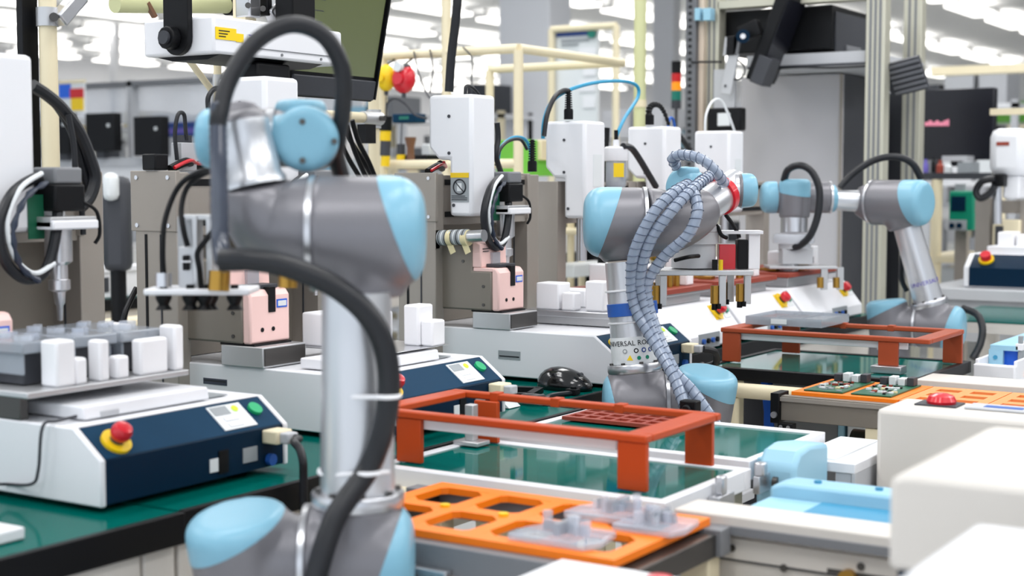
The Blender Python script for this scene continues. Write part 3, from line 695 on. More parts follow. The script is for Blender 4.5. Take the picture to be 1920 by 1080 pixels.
obj('cable_hose', G().tube([p3(*v) for v in ((1575, 352, .05), (1600, 325, .05), (1640, 300, .04), (1680, 294, .03), (1710, 306, .03), (1727, 335, .04))], .0082, 12), 'rubber', r3)
obj('cable_hose', G().tube([p3(*v) for v in ((1805, 578, .03), (1832, 590, .0), (1842, 615, -.02), (1838, 645, -.03), (1824, 672, -.04))], .0082, 12), 'rubber', r3)
obj('cable_hose', G().tube([p3(*v) for v in ((1692, 480, .03), (1690, 520, .05), (1700, 545, .06))], .006, 10), 'rubber', r3)
wrap_text('UNIVERSAL ROBOTS', .013, 'violet', r3, f3, u3, .0325, .6, .05)
# ================================================================ THINGS ON AND AROUND THE BENCHES
# stands: painted frame on flat legs
def stand(label, x0, x1, y0, y1, zt, m, legs, lw=.034, white=True, cat='stand'):
    t = thing('fixture_stand', label, cat, ((x0 + x1) / 2, (y0 + y1) / 2, D))
    h = .0085
    obj('front_bar', G().box(x0, x1, y0, y0 + .015, zt - h, zt), m, t, .002)
    obj('back_bar', G().box(x0, x1, y1 - .013, y1, zt - h, zt), m, t, .002)
    obj('end_bar', G().box(x1 - .03, x1, y0 + .015, y1 - .013, zt - h, zt), m, t, .002)
    obj('end_bar', G().box(x0, x0 + .026, y0 + .015, y1 - .013, zt - h, zt), m, t, .002)
    for k in range(3):
        xx = x0 + (k + .7) * (x1 - x0) / 4.2
        obj('bar_clip', G().box(xx, xx + .012, y1 - .014, y1 + .001, zt - h - .001, zt + .0015), m, t, .001)
    if white: obj('stiffener', G().box(x0 + .03, x1 - .04, y0 + .0095, y0 + .015, zt - h - .012, zt - h - .0002), 'white', t, .001)
    for (lx, ly, foot) in legs:
        zb = D + (foot or 0)
        obj('leg', G().box(lx, lx + lw, ly, ly + .007, zb + .0005, zt - h), m if m == 'rust' else m, t, .001)
        if foot: obj('foot_block', G().box(lx - .008, lx + lw + .010, ly - .014, ly + .018, D + .0005, zb + .0005), 'silver', t, .001)
    return t
stand('orange painted stand with flat legs on the near glass table', -1.066, -.70, 1.345, 1.528, .9395, 'rust', ((-.735, 1.347, 0), (-.738, 1.512, 0), (-1.022, 1.505, 0), (-1.022, 1.347, 0)))
obj_ = solo('clamp_foot', G().box(-1.028, -.992, 1.468, 1.496, D + .0005, D + .006).box(-1.016, -1.004, 1.476, 1.488, D + .006, .930), 'alu', 'silver clamp foot under the left end of the orange stand', 'clamp', .001)
stand('rust-red stand on the far black-rimmed table with a clear tray on it', -1.113, -.737, 2.42, 2.62, 0.9405, 'rust_brown', ((-1.110, 2.422, 0), (-1.072, 2.605, 0), (-.825, 2.422, .012), (-.772, 2.61, 0)))
# clear component tray on the far stand
t = thing('component_tray', 'flat clear tray of components on the rust-red stand', 'tray', (-1.04, 2.55, .9405))
obj('rim', G().box(-1.10, -.955, 2.50, 2.502, .941, .956).box(-1.10, -.955, 2.638, 2.64, .941, .956).box(-1.10, -1.098, 2.502, 2.638, .941, .956).box(-.957, -.955, 2.502, 2.638, .941, .956), 'clear_grey', t)
for k in range(3): obj('pocket_plate', G().box(-1.097 + k * .048, -1.053 + k * .048, 2.504, 2.636, .950, .953), 'clear_grey', t)
for k in range(9): obj('component', G().box(-1.094 + k * .0155, -1.084 + k * .0155, 2.505, 2.515, .9425, .950), 'dark_grey' if k % 3 else 'label_white', t)
obj('tray_label', G().box(-1.05, -1.02, 2.4985, 2.5, .944, .953), 'label_white', t)
# moulded trays with openings
def plate_cells(x0, x1, y0, y1, z0, z1, nx, ny, bx_, by_, cc=.012):
    g = G(); g.box(x0, x1, y0, y0 + by_, z0, z1); g.box(x0, x1, y1 - by_, y1, z0, z1)
    g.box(x0, x0 + bx_, y0 + by_, y1 - by_, z0, z1); g.box(x1 - bx_, x1, y0 + by_, y1 - by_, z0, z1)
    cw = (x1 - x0 - bx_ * (nx + 1)) / nx; ch = (y1 - y0 - by_ * (ny + 1)) / ny
    for i in range(1, nx): a = x0 + i * (cw + bx_); g.box(a, a + bx_, y0 + by_, y1 - by_, z0, z1)
    for j in range(1, ny): b = y0 + j * (ch + by_); g.box(x0 + bx_, x1 - bx_, b, b + by_, z0 + .0002, z1 - .0001)
    cells = []
    for i in range(nx):
        for j in range(ny):
            a = x0 + bx_ + i * (cw + bx_); b = y0 + by_ + j * (ch + by_); cells.append((a, a + cw, b, b + ch))
            if cc:
                for (px, sx) in ((a, 1), (a + cw, -1)):
                    for (py, sy) in ((b, 1), (b + ch, -1)):
                        c2 = cc * (1.8 if sx * sy > 0 else .8)
                        g.prism([(px, py), (px + sx * c2, py), (px, py + sy * c2)], 'z', z0 + .0001, z1 - .0002)
    return g, cells
t = thing('parts_tray', 'bright orange parts tray with six empty openings in the foreground', 'tray', (-.755, 1.185, .87))
g, cells = plate_cells(-.912, -.598, 1.092, 1.282, .8725, .8795, 4, 2, .017, .020, .0075)
obj('tray_plate', g, 'orange', t)
for (a, b) in ((-.84, 1.186), (-.77, 1.184), (-.70, 1.182)): obj('stud', G().cyl((a, b, .8795), (a, b, .882), .005, n=12), 'yellow', t)
for k, (a, b) in enumerate(((-.672, 1.235), (-.618, 1.214), (-.668, 1.130))):
    c = thing('clear_housing', ['clear plastic housing in the back row of the orange tray', 'clear plastic housing at the right end of the orange tray', 'clear plastic housing nearest the camera on the orange tray'][k], 'plastic part', (a, b, .8795), 'clear housings on the orange tray')
    sx = .044; sy = .030
    if k == 1: sx = .034
    obj('shell', G().prism([(a - sx, b - sy), (a + sx * .8, b - sy), (a + sx, b - sy * .4), (a + sx * .8, b + sy), (a - sx * .7, b + sy), (a - sx, b)], 'z', .88, .887), 'clear_blue', c, .002)
    for i in range(6):
        qx = a + random.uniform(-.6, .7) * sx; qy = b + random.uniform(-.6, .7) * sy; hh = random.uniform(.006, .018)
        obj('boss', G().cyl((qx, qy, .887), (qx, qy, .887 + hh), random.uniform(.003, .006), n=12), 'clear_blue' if i % 2 else 'clear', c)
    obj('inner_frame', G().box(a - sx * .5, a + sx * .5, b - sy * .1, b + sy * .1, .887, .896).box(a - .003, a + .003, b - sy * .6, b + sy * .6, .887, .898), 'clear_grey', c)
# conveyor that carries the orange tray
t = thing('tray_conveyor', 'grey metal conveyor rails under the bright orange tray', 'conveyor', (-.77, 1.19, 0))
for y in (1.078, 1.268): obj('rail', G().box(-.95, -.58, y, y + .022, .846, .872), 'mid_grey', t, .001)
for x in (-.93, -.61): obj('cross_member', G().box(x, x + .025, 1.10, 1.268, .846, .868), 'steel_dark', t, .001)
for x in (-.93, -.62):
    for y in (1.08, 1.262): obj('leg', G().box(x, x + .03, y, y + .026, 0, .846), 'cream', t, .002)
obj('motor_bracket', G().box(-.84, -.755, 1.066, 1.076, .802, .852), 'silver', t, .001)
for k in range(4): obj('screw', G().cyl((-.83 + k * .02, 1.064, .842), (-.83 + k * .02, 1.067, .842), .0045, n=10), 'dark_grey', t)
for k in range(2): obj('guide_post', G().cyl((-.82 + k * .04, 1.055, .70), (-.82 + k * .04, 1.055, .806), .012), 'cream_green', t)
obj('drip_pan', G().box(-.90, -.63, 1.11, 1.26, .79, .80), 'dark_grey', t)
solo('folded_sheet', G().box(-.82, -.765, 1.15, 1.24, .8005, .83), 'white', 'small white box seen through the openings of the orange tray', 'box', .004)
solo('spare_block', G().box(-.745, -.705, 1.20, 1.25, .8005, .835), 'alu', 'small metal block seen through the openings of the orange tray', 'block', .002)
t = thing('pipe_rail', 'cream horizontal pipe below the near glass table, left part', 'pipe', (-.9, 1.303, .84))
obj('pipe', G().cyl((-1.03, 1.30, .853), (-.66, 1.30, .853), .011, n=20), 'cream', t)
obj('pipe_clamp', G().cyl((-.90, 1.30, .853), (-.87, 1.30, .853), .0135, n=20), 'alu', t)
# second tray with circuit boards
t = thing('parts_tray', 'orange tray with two circuit boards and small windows, right of centre', 'tray', (-.68, 2.22, .87))
g, cells = plate_cells(-.862, -.696, 2.135, 2.308, .8725, .879, 2, 1, .016, .018, 0)
obj('tray_plate', g, 'orange', t)
obj('lattice_plate', plate_cells(-.694, -.575, 2.135, 2.308, .8725, .879, 2, 3, .016, .024, 0)[0], 'orange_pale', t)
obj('lattice_plate', plate_cells(-.573, -.43, 2.135, 2.308, .8725, .879, 2, 3, .016, .024, 0)[0], 'orange_pale', t)
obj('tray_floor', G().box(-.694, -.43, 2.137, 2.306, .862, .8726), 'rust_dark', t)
for k in range(2):
    a0 = -.848 + k * .075; c = thing('circuit_board', ['green circuit board at the left end of the orange tray', 'green circuit board next to the small tray windows'][k], 'circuit board', (a0 + .03, 2.22, .8795), 'circuit boards in the orange tray')
    obj('board', G().box(a0, a0 + .062, 2.15, 2.295, .8795, .8815), 'pcb', c)
    for q in range(4): obj('connector', G().box(a0 + .004 + q * .0145, a0 + .015 + q * .0145, 2.268, 2.288, .8815, .893 + .002 * (q % 2)), ['dark_grey', 'label_white', 'label_white', 'dark_grey'][q], c, .001)
    rs = random.Random(5 + k)
    for q in range(34):
        xx = a0 + rs.uniform(.004, .052); yy = 2.155 + rs.uniform(0, .1)
        obj('chip', G().box(xx, xx + rs.uniform(.003, .009), yy, yy + rs.uniform(.003, .010), .8815, .8815 + rs.uniform(.001, .003)), rs.choice(['label_white', 'label_white', 'tape', 'black', 'brick', 'label_grey', 'silver']), c)
t = thing('tray_conveyor', 'tan metal conveyor beam under the tray of circuit boards', 'conveyor', (-.68, 2.22, 0))
obj('front_beam', G().box(-.872, -.40, 2.118, 2.134, .836, .874), 'tan_dark', t, .001)
obj('front_edge', G().box(-.872, -.40, 2.114, 2.118, .866, .872), 'tan', t)
obj('back_beam', G().box(-.872, -.40, 2.309, 2.325, .836, .872), 'tan_dark', t, .001)
for x in (-.74, -.44):
    for y in (2.12, 2.30): obj('leg', G().box(x, x + .03, y, y + .02, 0, .836), 'cream', t, .002)
obj('end_bracket', G().box(-.886, -.872, 2.11, 2.15, .832, .878), 'black', t, .001)
obj('bracket_bolt', G().cyl((-.879, 2.110, .845), (-.879, 2.106, .845), .005, n=12), 'silver', t)
obj('sensor', G().box(-.870, -.846, 2.100, 2.117, .806, .834), 'black', t, .001)
for k in range(2): obj('sensor_screw', G().cyl((-.864 + k * .012, 2.0995, .829), (-.864 + k * .012, 2.098, .829), .003, n=10), 'silver', t)
obj('sensor_cable', G().tube([(-.850, 2.105, .81), (-.845, 2.10, .79), (-.852, 2.10, .77), (-.844, 2.10, .74), (-.846, 2.10, .70)], .005, 8), 'rubber', t)
# brown lattice tray lying on the second glass table, in front of the middle robot
t = thing('lattice_tray', 'flat rust-brown lattice tray lying in front of the middle robot', 'tray', (-.95, 1.74, D))
obj('tray_plate', plate_cells(-1.012, -.845, 1.70, 1.786, D + .0015, D + .006, 7, 3, .006, .009, 0)[0], 'brick', t)
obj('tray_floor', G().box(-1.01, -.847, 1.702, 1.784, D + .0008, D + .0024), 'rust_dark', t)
solo('sensor_head', G().box(-.885, -.860, 1.795, 1.812, D + .001, D + .026).cyl((-.8725, 1.789, D + .014), (-.8725, 1.796, D + .014), .007), 'black', 'small black sensor behind the orange stand, beside the middle robot', 'sensor', .002)
# mouse, cables and bits on the bench mat
t = thing('computer_mouse', 'glossy black computer mouse on the green mat', 'mouse', (-1.163, 1.962, D))
g = G(); g.sph((-1.163, 1.962, D + .004), .028, (1.72, .98, 1.08), 24)
for v in g.bm.verts:
    v.co.z = max(v.co.z, D + .001)
    v.co.z = D + .001 + (v.co.z - D - .001) * (1 - 4 * (v.co.x + 1.163))
obj('shell', g, 'black_gloss', t, ang=60)
obj('scroll_wheel', G().cyl((-1.136, 1.957, D + .0235), (-1.136, 1.967, D + .0235), .004, n=14), 'dark_grey', t)
solo('mouse_dongle', G().box(-1.128, -1.110, 1.905, 1.919, D + .001, D + .010).cyl((-1.118, 1.912, D + .010), (-1.118, 1.912, D + .014), .005), 'black', 'small black plug lying beside the computer mouse', 'plug', .001)
t = thing('connector_shell', 'open black and silver connector shell lying on the green mat', 'connector', (-1.2, 1.85, D))
obj('plug_body', G().box(-1.19, -1.155, 1.76, 1.79, D + .001, D + .02), 'alu', t, .002)
for k in range(4): obj('frame_bar', G().arm(*[[(-1.22, 1.80, D + .006), (-1.15, 1.84, D + .006)], [(-1.15, 1.84, D + .006), (-1.17, 1.90, D + .006)], [(-1.17, 1.90, D + .006), (-1.24, 1.87, D + .006)], [(-1.24, 1.87, D + .006), (-1.22, 1.80, D + .006)]][k], .012, .008), 'black', t)
def coil(label, c, R0, n, r=.0045):
    pts = []
    for i in range(n * 12 + 1):
        a = i * math.pi / 6; pts.append((c[0] + (R0 + .002 * math.sin(a * .37)) * math.cos(a), c[1] + R0 * .7 * math.sin(a), D + .0055 + .0065 * (i / 12) * .6))
    return solo('coiled_cable', G().tube(pts, r, 8, 2), 'rubber', label, 'cable')
coil('thick coil of black cable on the mat behind the orange stand', (-1.145, 1.69, 0), .032, 4, .0052)
coil('small loose coil of black cable right of the thick coil', (-1.118, 1.80, 0), .018, 2, .004)
solo('loose_lead', G().tube([(-1.105, 1.81, D + .004), (-1.12, 1.84, D + .004), (-1.09, 1.74, D + .004), (-1.115, 1.72, D + .004)][:2] + [(-1.13, 1.87, D + .004), (-1.118, 1.91, D + .004)], .004, 8), 'rubber', 'short black lead running from the small coil along the bench edge', 'cable')
t = thing('paper_scrap', 'small folded pale green paper on the mat by the cables', 'paper', (-1.15, 1.80, D))
obj('sheet', G().prism([(-1.165, D + .001), (-1.125, D + .001), (-1.143, D + .016)], 'y', 1.745, 1.775), 'label_white', t)
# ---- things on top of the machines
def nyl(g, x0, x1, y0, y1, z0, z1): return g.box(x0, x1, y0, y1, z0, z1)
t = thing('part_fixture', 'aluminium plate with white blocks and clear housings on the far left machine', 'fixture', (-1.25, 1.12, .962))
zp = .992
obj('slide_base', G().box(-1.345, -1.275, 1.0, 1.17, .9615, .986), 'steel_dark', t, .001)
obj('slide_rail', G().box(-1.275, -1.21, .975, .985, .9615, .986), 'steel_dark', t, .001)
obj('plate', G().box(-1.36, -1.186, .965, 1.185, .986, zp), 'alu', t, .001)
for (x0, x1, y0, y1, h) in ((-1.215, -1.19, 1.005, 1.03, .055), (-1.205, -1.19, 1.03, 1.045, .032), (-1.21, -1.19, 1.062, 1.075, .05), (-1.205, -1.19, 1.085, 1.102, .028), (-1.205, -1.19, 1.118, 1.158, .045), (-1.215, -1.19, 1.168, 1.182, .058), (-1.30, -1.28, .968, .99, .06), (-1.36, -1.345, 1.0, 1.03, .06), (-1.31, -1.28, 1.165, 1.185, .055)):
    obj('nylon_block', G().box(x0, x1, y0, y1, zp, zp + h * .86), 'nylon', t, .003)
for k in range(3):
    y = .985 + k * .066; c = thing('clear_housing', ['clear plastic housing on the left machine fixture, leftmost', 'clear plastic housing in the middle of the left machine fixture', 'clear plastic housing on the left machine fixture, rightmost'][k], 'plastic part', (-1.27, y + .03, zp), 'clear housings on the machine fixture')
    obj('shell', G().box(-1.34, -1.217, y, y + .060, zp + .034, zp + .046).box(-1.335, -1.222, y + .004, y + .008, zp + .012, zp + .034).box(-1.335, -1.222, y + .052, y + .056, zp + .012, zp + .034), 'clear_grey', c, .002)
    rs = random.Random(k)
    for q in range(7): obj('boss', G().cyl((-1.23 - q * .014, y + .012 + (q * 17 % 40) * .001, zp + .046), (-1.23 - q * .014, y + .012 + (q * 17 % 40) * .001, zp + .048 + rs.uniform(0, .005)), rs.uniform(.005, .011), n=14), 'clear_blue' if q % 3 else 'clear', c)
    obj('core_block', G().box(-1.325, -1.228, y + .010, y + .05, zp + .001, zp + .033), 'dark_grey', c, .002)
    obj('side_rib', G().box(-1.30, -1.224, y + .055, y + .0595, zp + .005, zp + .030), 'hose_dark', c)
t = thing('thin_lead', 'thin grey lead looping over the side of the far left machine', 'cable', (-1.17, .97, .962))
obj('lead', G().tube([onx(0, 908, -1.10) + Vector((0, -.03, 0)), ony(0, 908, .965), ony(58, 908, .965), ony(72, 880, .965), ony(80, 800, .965), (-1.165, .985, .964), (-1.17, 1.03, .965), (-1.165, 1.06, .966)], .0016, 8), 'dark_grey', t)
obj('lead_clip', G().box(-1.168, -1.155, 1.03, 1.055, .9615, .968), 'light_grey', t, .001)
for (y, lb) in ((1.08, 'far left machine'), (1.515, 'machine behind the tall robot')):
    t = thing('stage_cover', 'low white raised cover on top of the ' + lb, 'cover', (-1.17, y, .961))
    obj('cover', G().prism([(-1.155, .9615), (-1.158, .975), (-1.25, .975), (-1.25, .9615)], 'y', y - .07, y + .105), 'white', t, .002)
    obj('recess', G().box(-1.20, -1.162, y + .112, y + .14, .9613, .9622), 'label_grey', t)
for k, (y, lb) in enumerate(((1.52, 'white block fixture beside the feeder behind the tall robot'), (2.12, 'white block fixture on the machine left of the middle robot'))):
    t = thing('part_fixture', lb, 'fixture', (-1.25, y + .05, .962)); z = .985 if k else .979
    x0 = -1.32; x1 = -1.17
    obj('slide_base', G().box(x0, x1, y + .01, y + .12, .9615 if k else .976, .975 if k else .9785), 'alu', t, .001)
    obj('plate', G().box(x0 - .02, x1 + .01, y, y + .13, .975 if k else .9785, z), 'silver', t, .001)
    for (a, b, c, d, h) in ((-.0, .045, .01, .05, .045), (.05, .075, .01, .035, .03), (.0, .06, .075, .12, .03), (.09, .125, .02, .05, .05), (.115, .14, .085, .12, .055), (.14, .16, .09, .12, .035)):
        obj('nylon_block', G().box(x0 + a, x0 + b, y + c, y + d, z, z + h), 'nylon', t, .003)
for k, (y0, lb) in enumerate(((2.43, 'nearest small press'), (2.75, 'middle small press'), (3.09, 'farthest small press'))):
    t = thing('part_fixture', 'white blocks and brass posts on the plate of the ' + lb, 'fixture', (-1.3, y0 + .1, .999))
    for (a, b, c, d, h) in ((-1.40, -1.36, .02, .06, .045), (-1.345, -1.295, .085, .13, .042), (-1.29, -1.262, .16, .19, .052), (-1.285, -1.258, .03, .06, .03)):
        obj('nylon_block', G().box(a, b, y0 + c, y0 + d, .9993, .999 + h), 'nylon', t, .003)
    obj('clip', G().box(-1.35, -1.31, y0 + .05, y0 + .07, .9993, 1.004).box(-1.33, -1.30, y0 + .03, y0 + .05, .9993, 1.006), 'amber' if k == 0 else 'brass', t, .001)
    for q in range(3): obj('brass_post', G().cyl((-1.275, y0 + .08 + q * .03, .9993), (-1.275, y0 + .08 + q * .03, 1.03), .007, n=14), 'brass', t)
# ---- right-hand bench strip, blue cases, white cabinets
t = thing('conveyor_cabinet', 'cream metal cabinet with a white rail on top at bottom right', 'cabinet', (-.48, 1.42, 0))
obj('top_rail', G().box(-.642, -.33, 1.292, 1.345, .866, .8815), 'white_warm', t, .002)
obj('rail_groove', G().box(-.642, -.33, 1.288, 1.292, .864, .872), 'mid_grey', t)
obj('body', G().box(-.606, -.33, 1.304, 1.54, 0, .862), 'white_warm', t, .003)
obj('upper_panel', G().box(-.604, -.332, 1.300, 1.304, .838, .858), 'white_warm', t)
obj('panel_joint', G().box(-.606, -.47, 1.3015, 1.304, .8355, .8375), 'dark_grey', t)
for (x, z) in ((-.583, .8485), (-.455, .8485), (-.53, .8365)): obj('screw', G().cyl((x, 1.3005, z), (x, 1.2985, z), .0038, n=10), 'steel_dark', t)
obj('handle_slot', G().box(-.487, -.423, 1.299, 1.304, .8385, .8425), 'steel_dark', t)
obj('lock_knob', G().cyl((-.466, 1.304, .8365), (-.466, 1.292, .8365), .0085, n=18), 'brass', t)
obj('lock_lead', G().tube([(-.462, 1.298, .83), (-.46, 1.296, .80), (-.462, 1.297, .76)], .0022, 6), 'dark_grey', t)
t = thing('blue_case', 'long light blue plastic case lying behind the white rail', 'case', (-.52, 1.41, .862))
obj('lid', G().prism([(-.60, .8625), (-.41, .8625), (-.41, .889), (-.585, .889), (-.60, .884)], 'y', 1.43, 1.47), 'blue_light', t, .004)
obj('tray_body', G().box(-.60, -.41, 1.352, 1.43, .8625, .874), 'blue_light', t, .003)
obj('recess', G().box(-.54, -.412, 1.362, 1.424, .874, .8755), 'blue_deep', t, .001)
for x in (-.555, -.49, -.44): obj('stud', G().cyl((x, 1.45, .889), (x, 1.45, .8915), .004, n=12), 'blue_deep', t)
t = thing('blue_case', 'upright light blue plastic box at the end of the far glass table', 'case', (-.63, 1.60, .85))
obj('body', G().prism([(1.555, .80), (1.66, .80), (1.66, .893), (1.60, .900), (1.57, .896), (1.555, .88)], 'x', -.668, -.622), 'blue_light', t, .006)
obj('rib', G().box(-.675, -.668, 1.57, 1.60, .81, .885), 'blue_light', t, .002)
obj('recess', G().box(-.6775, -.668, 1.61, 1.64, .83, .87), 'blue_strong', t)
t = thing('latch_hinge', 'chrome hinge latch joining the ends of the two glass tables', 'hinge', (-.655, 1.54, .86))
obj('plate', G().box(-.660, -.652, 1.525, 1.585, .852, .872), 'silver', t, .001)
obj('upright', G().box(-.66, -.648, 1.527, 1.540, .872, .887), 'silver', t, .002)
obj('pin', G().cyl((-.648, 1.555, .862), (-.642, 1.555, .862), .006), 'steel_dark', t)
obj('pin', G().cyl((-.648, 1.575, .862), (-.642, 1.575, .862), .006), 'steel_dark', t)
t = thing('latch_hinge', 'small chrome latch at the right corner of the near glass table', 'hinge', (-.645, 1.42, .86))
obj('plate', G().box(-.660, -.648, 1.41, 1.45, .852, .87), 'silver', t, .001); obj('upright', G().box(-.658, -.648, 1.42, 1.432, .87, .89), 'silver', t, .002)
t = thing('white_table', 'white metal frame table beyond the upright blue box', 'table', (-.60, 1.70, 0))
obj('top', G().box(-.675, -.592, 1.665, 1.84, .858, .870), 'white', t, .001)
obj('top_pad', G().box(-.667, -.62, 1.675, 1.83, .870, .8715), 'label_white', t)
obj('side_apron', G().box(-.596, -.592, 1.665, 1.84, .80, .858), 'light_grey', t)
for y in (1.667, 1.815): obj('leg', G().box(-.617, -.597, y, y + .022, 0, .858), 'light_grey', t, .001)
obj('leg', G().box(-.674, -.655, 1.667, 1.687, 0, .858), 'light_grey', t, .001)
t = thing('control_cabinet', 'cream white machine box with a red stop button on top at the right', 'machine', (-.40, 1.83, 0))
obj('body', G().box(-.585, -.14, 1.715, 1.82, 0, .93), 'white_warm', t, .006)
obj('control_panel', G().box(-.495, -.20, 1.765, 1.805, .9302, .933), 'light_grey', t, .001)
for k in range(3): obj('display', G().box(-.475 + k * .07, -.43 + k * .07, 1.775, 1.79, .933, .9335), 'blue_band', t)
obj('button_plate', G().box(-.555, -.505, 1.765, 1.805, .9302, .932), 'dark_grey', t)
obj('stop_button', G().lathe([(.017, 0), (.018, .003), (.015, .009), (.008, .012), (0, .0125)], (-.528, 1.785, .932), UP, 24), 'red', t)
# near white enclosures, out of focus
t = thing('machine_cover', 'large blurred cream white enclosure at the lower right edge', 'enclosure', (-.14, 1.2, 0))
pA = dep(1690, 1050, 1.02); pB = dep(1690, 880, 1.02)
obj('shell', G().prism([(pA.x, pA.z), (pA.x, pB.z), (pA.x + .012, pB.z + .004), (pA.x + .5, pB.z + .004), (pA.x + .5, pA.z)], 'y', pA.y - .03, pA.y + .2), 'white_warm', t, .005)
obj('dark_foot', G().box(pA.x + .004, pA.x + .5, pA.y - .02, pA.y + .19, pA.z - .03, pA.z), 'navy', t)
obj('pedestal', G().box(pA.x + .02, pA.x + .5, pA.y - .01, pA.y + .18, 0, pA.z - .03), 'white_warm', t)
pC = dep(1930, 1040, .80)
t = thing('machine_cover', 'blurred white corner of an enclosure in the bottom right corner', 'enclosure', (pC.x, pC.y, 0))
obj('shell', G().box(pC.x - .045, pC.x + .3, pC.y - .1, pC.y + .06, pC.z - .05, pC.z), 'white_matte', t, .004)
obj('pedestal', G().box(pC.x, pC.x + .3, pC.y - .1, pC.y + .05, 0, pC.z - .05), 'white_warm', t)
t = thing('machine_cover', 'white machine top with a red button at the bottom edge', 'enclosure', (-.56, 1.0, 0))
pD = onz(1052, 1046, .885)
obj('shell', G().box(pD.x, pD.x + .30, pD.y - .22, pD.y, 0, .885), 'white_matte', t, .003)
obj('stop_button', G().lathe([(.012, 0), (.013, .003), (.010, .008), (0, .010)], (pD.x + .11, pD.y - .035, .8852), UP, 20), 'red', t)
# ---- under the farther table
t = thing('pipe_rail', 'cream pipe frame below the black-rimmed glass table', 'pipe', (-1.0, 2.34, 0))
obj('pipe', G().cyl((-1.09, 2.326, .845), (-.87, 2.326, .845), .013, n=20), 'cream', t)
obj('pipe', G().cyl((-1.045, 2.326, 0), (-1.045, 2.326, .832), .012, n=20), 'cream', t)
obj('pipe_clamp', G().cyl((-1.045, 2.326, .765), (-1.045, 2.326, .785), .014, n=20), 'alu', t)
t = thing('blue_edged_cabinet', 'grey cabinet side with a blue curved edge under the tray of circuit boards', 'cabinet', (-.96, 2.47, 0))
obj('body', G().box(-1.03, -.905, 2.46, 2.60, 0, .845), 'mid_grey', t, .003)
obj('edge', G().prism([(-1.045, 0), (-1.03, 0), (-1.022, .74), (-1.028, .80), (-1.036, .845), (-1.05, .845), (-1.043, .79)], 'y', 2.455, 2.60), 'blue_strong', t, .001)
obj('edge', G().box(-.905, -.895, 2.455, 2.60, 0, .845), 'blue_light', t, .001)
solo('dark_board', G().box(-1.125, -1.05, 2.48, 2.50, 0, .84), 'dark_grey', 'dark panel behind the cream pipe leg, left of the blue-edged cabinet', 'panel', .001)
solo('white_pedestal', G().box(-.89, -.83, 2.46, 2.62, 0, .845), 'white', 'narrow white column right of the blue-edged cabinet', 'cabinet', .002)
t = thing('valve_assembly', 'dark metal pipe and valve below the tray, left of the white machine box', 'valve', (-.78, 2.3, .7))
obj('pipe', G().cyl((-.80, 2.24, .79), (-.60, 2.24, .79), .022, n=24), 'steel_dark', t)
obj('pipe_collar', G().cyl((-.77, 2.24, .79), (-.75, 2.24, .79), .028, n=24), 'silver', t)
obj('motor', G().cyl((-.79, 2.15, .755), (-.66, 2.15, .755), .016, n=24), 'brown', t)
obj('hose', G().tube([(-.66, 2.12, .80), (-.69, 2.10, .79), (-.70, 2.10, .76), (-.68, 2.10, .70)], .006, 8), 'rubber', t)
t = thing('column_post', 'grey metal column under the tray beside the white machine box', 'post', (-.64, 2.12, 0))
obj('post', G().box(-.66, -.63, 2.03, 2.06, 0, .83), 'light_grey', t, .001)
# plug leads at the machine fronts
def lead(label, pts, r=.0052): return solo('machine_cable', G().tube(pts, r, 10), 'rubber', label, 'cable')
lead('black cable dropping from the plug of the far left machine', [(-1.068, 1.217, .922), (-1.056, 1.218, .9215)] + [onx(x, y, z) for x, y, z in ((551, 828, -1.045), (562, 842, -1.033))] + [onx(x, y, -1.025) for x, y in ((568, 865), (569, 890), (569, 930), (570, 970), (571, 1010))], .0045)
lead('black cable from the plug of the machine behind the blue strap', [(-1.062, 2.243, .922), (-1.05, 2.262, .916), (-1.058, 2.285, .895), (-1.085, 2.30, .8845), (-1.098, 2.315, .8845)], .006)
solo('plug_block', G().box(-1.16, -1.12, 2.29, 2.325, D + .0005, D + .022), 'black', 'black cable block lying on the mat behind the blue strap', 'plug', .003)

t = thing('taped_sleeve', 'patterned sleeve with strips of masking tape beside the pink feeder', 'sleeve', (-1.40, 1.99, 1.10))
ts = lambda x, y: ony(x, y, 1.985)
obj('sleeve', G().cyl(ts(826, 446), ts(878, 444), .0125, n=20), 'label_grey', t)
for q in range(9): obj('print_mark', G().cyl(ts(828 + q * 5.6, 446 - q * .2), ts(829.8 + q * 5.6, 446 - q * .2), .0128, n=20), 'label_white' if q % 2 else 'dark_grey', t)
obj('inner_tube', G().cyl(ts(870, 444), ts(908, 442), .010, n=20), 'silver', t)
for x in (842, 870):
    obj('tape_strip', G().cyl(ts(x, 446), ts(x + 9, 446), .0131, n=20), 'tape', t)
    p = ts(x + 6, 463); obj('tape_end', G().obox(p + Vector((0, -.004, 0)), (.011, .001, .022), Matrix.Rotation(math.radians(-25), 3, 'Y')), 'tape', t)
obj('bracket', G().box(-1.425, -1.42, 1.98, 1.992, 1.09, 1.12), 'tan', t)
t = thing('corner_block', 'pale block on the green mat in the bottom left corner', 'block', (-1.1, .80, D))
pz = onz(48, 1012, D); obj('block', G().box(pz.x - .10, pz.x, pz.y - .14, pz.y, D + .0005, D + .012), 'white_matte', t, .002); obj('upper_block', G().box(pz.x - .10, pz.x - .03, pz.y - .14, pz.y - .03, D + .012, D + .05), 'cream', t, .002)
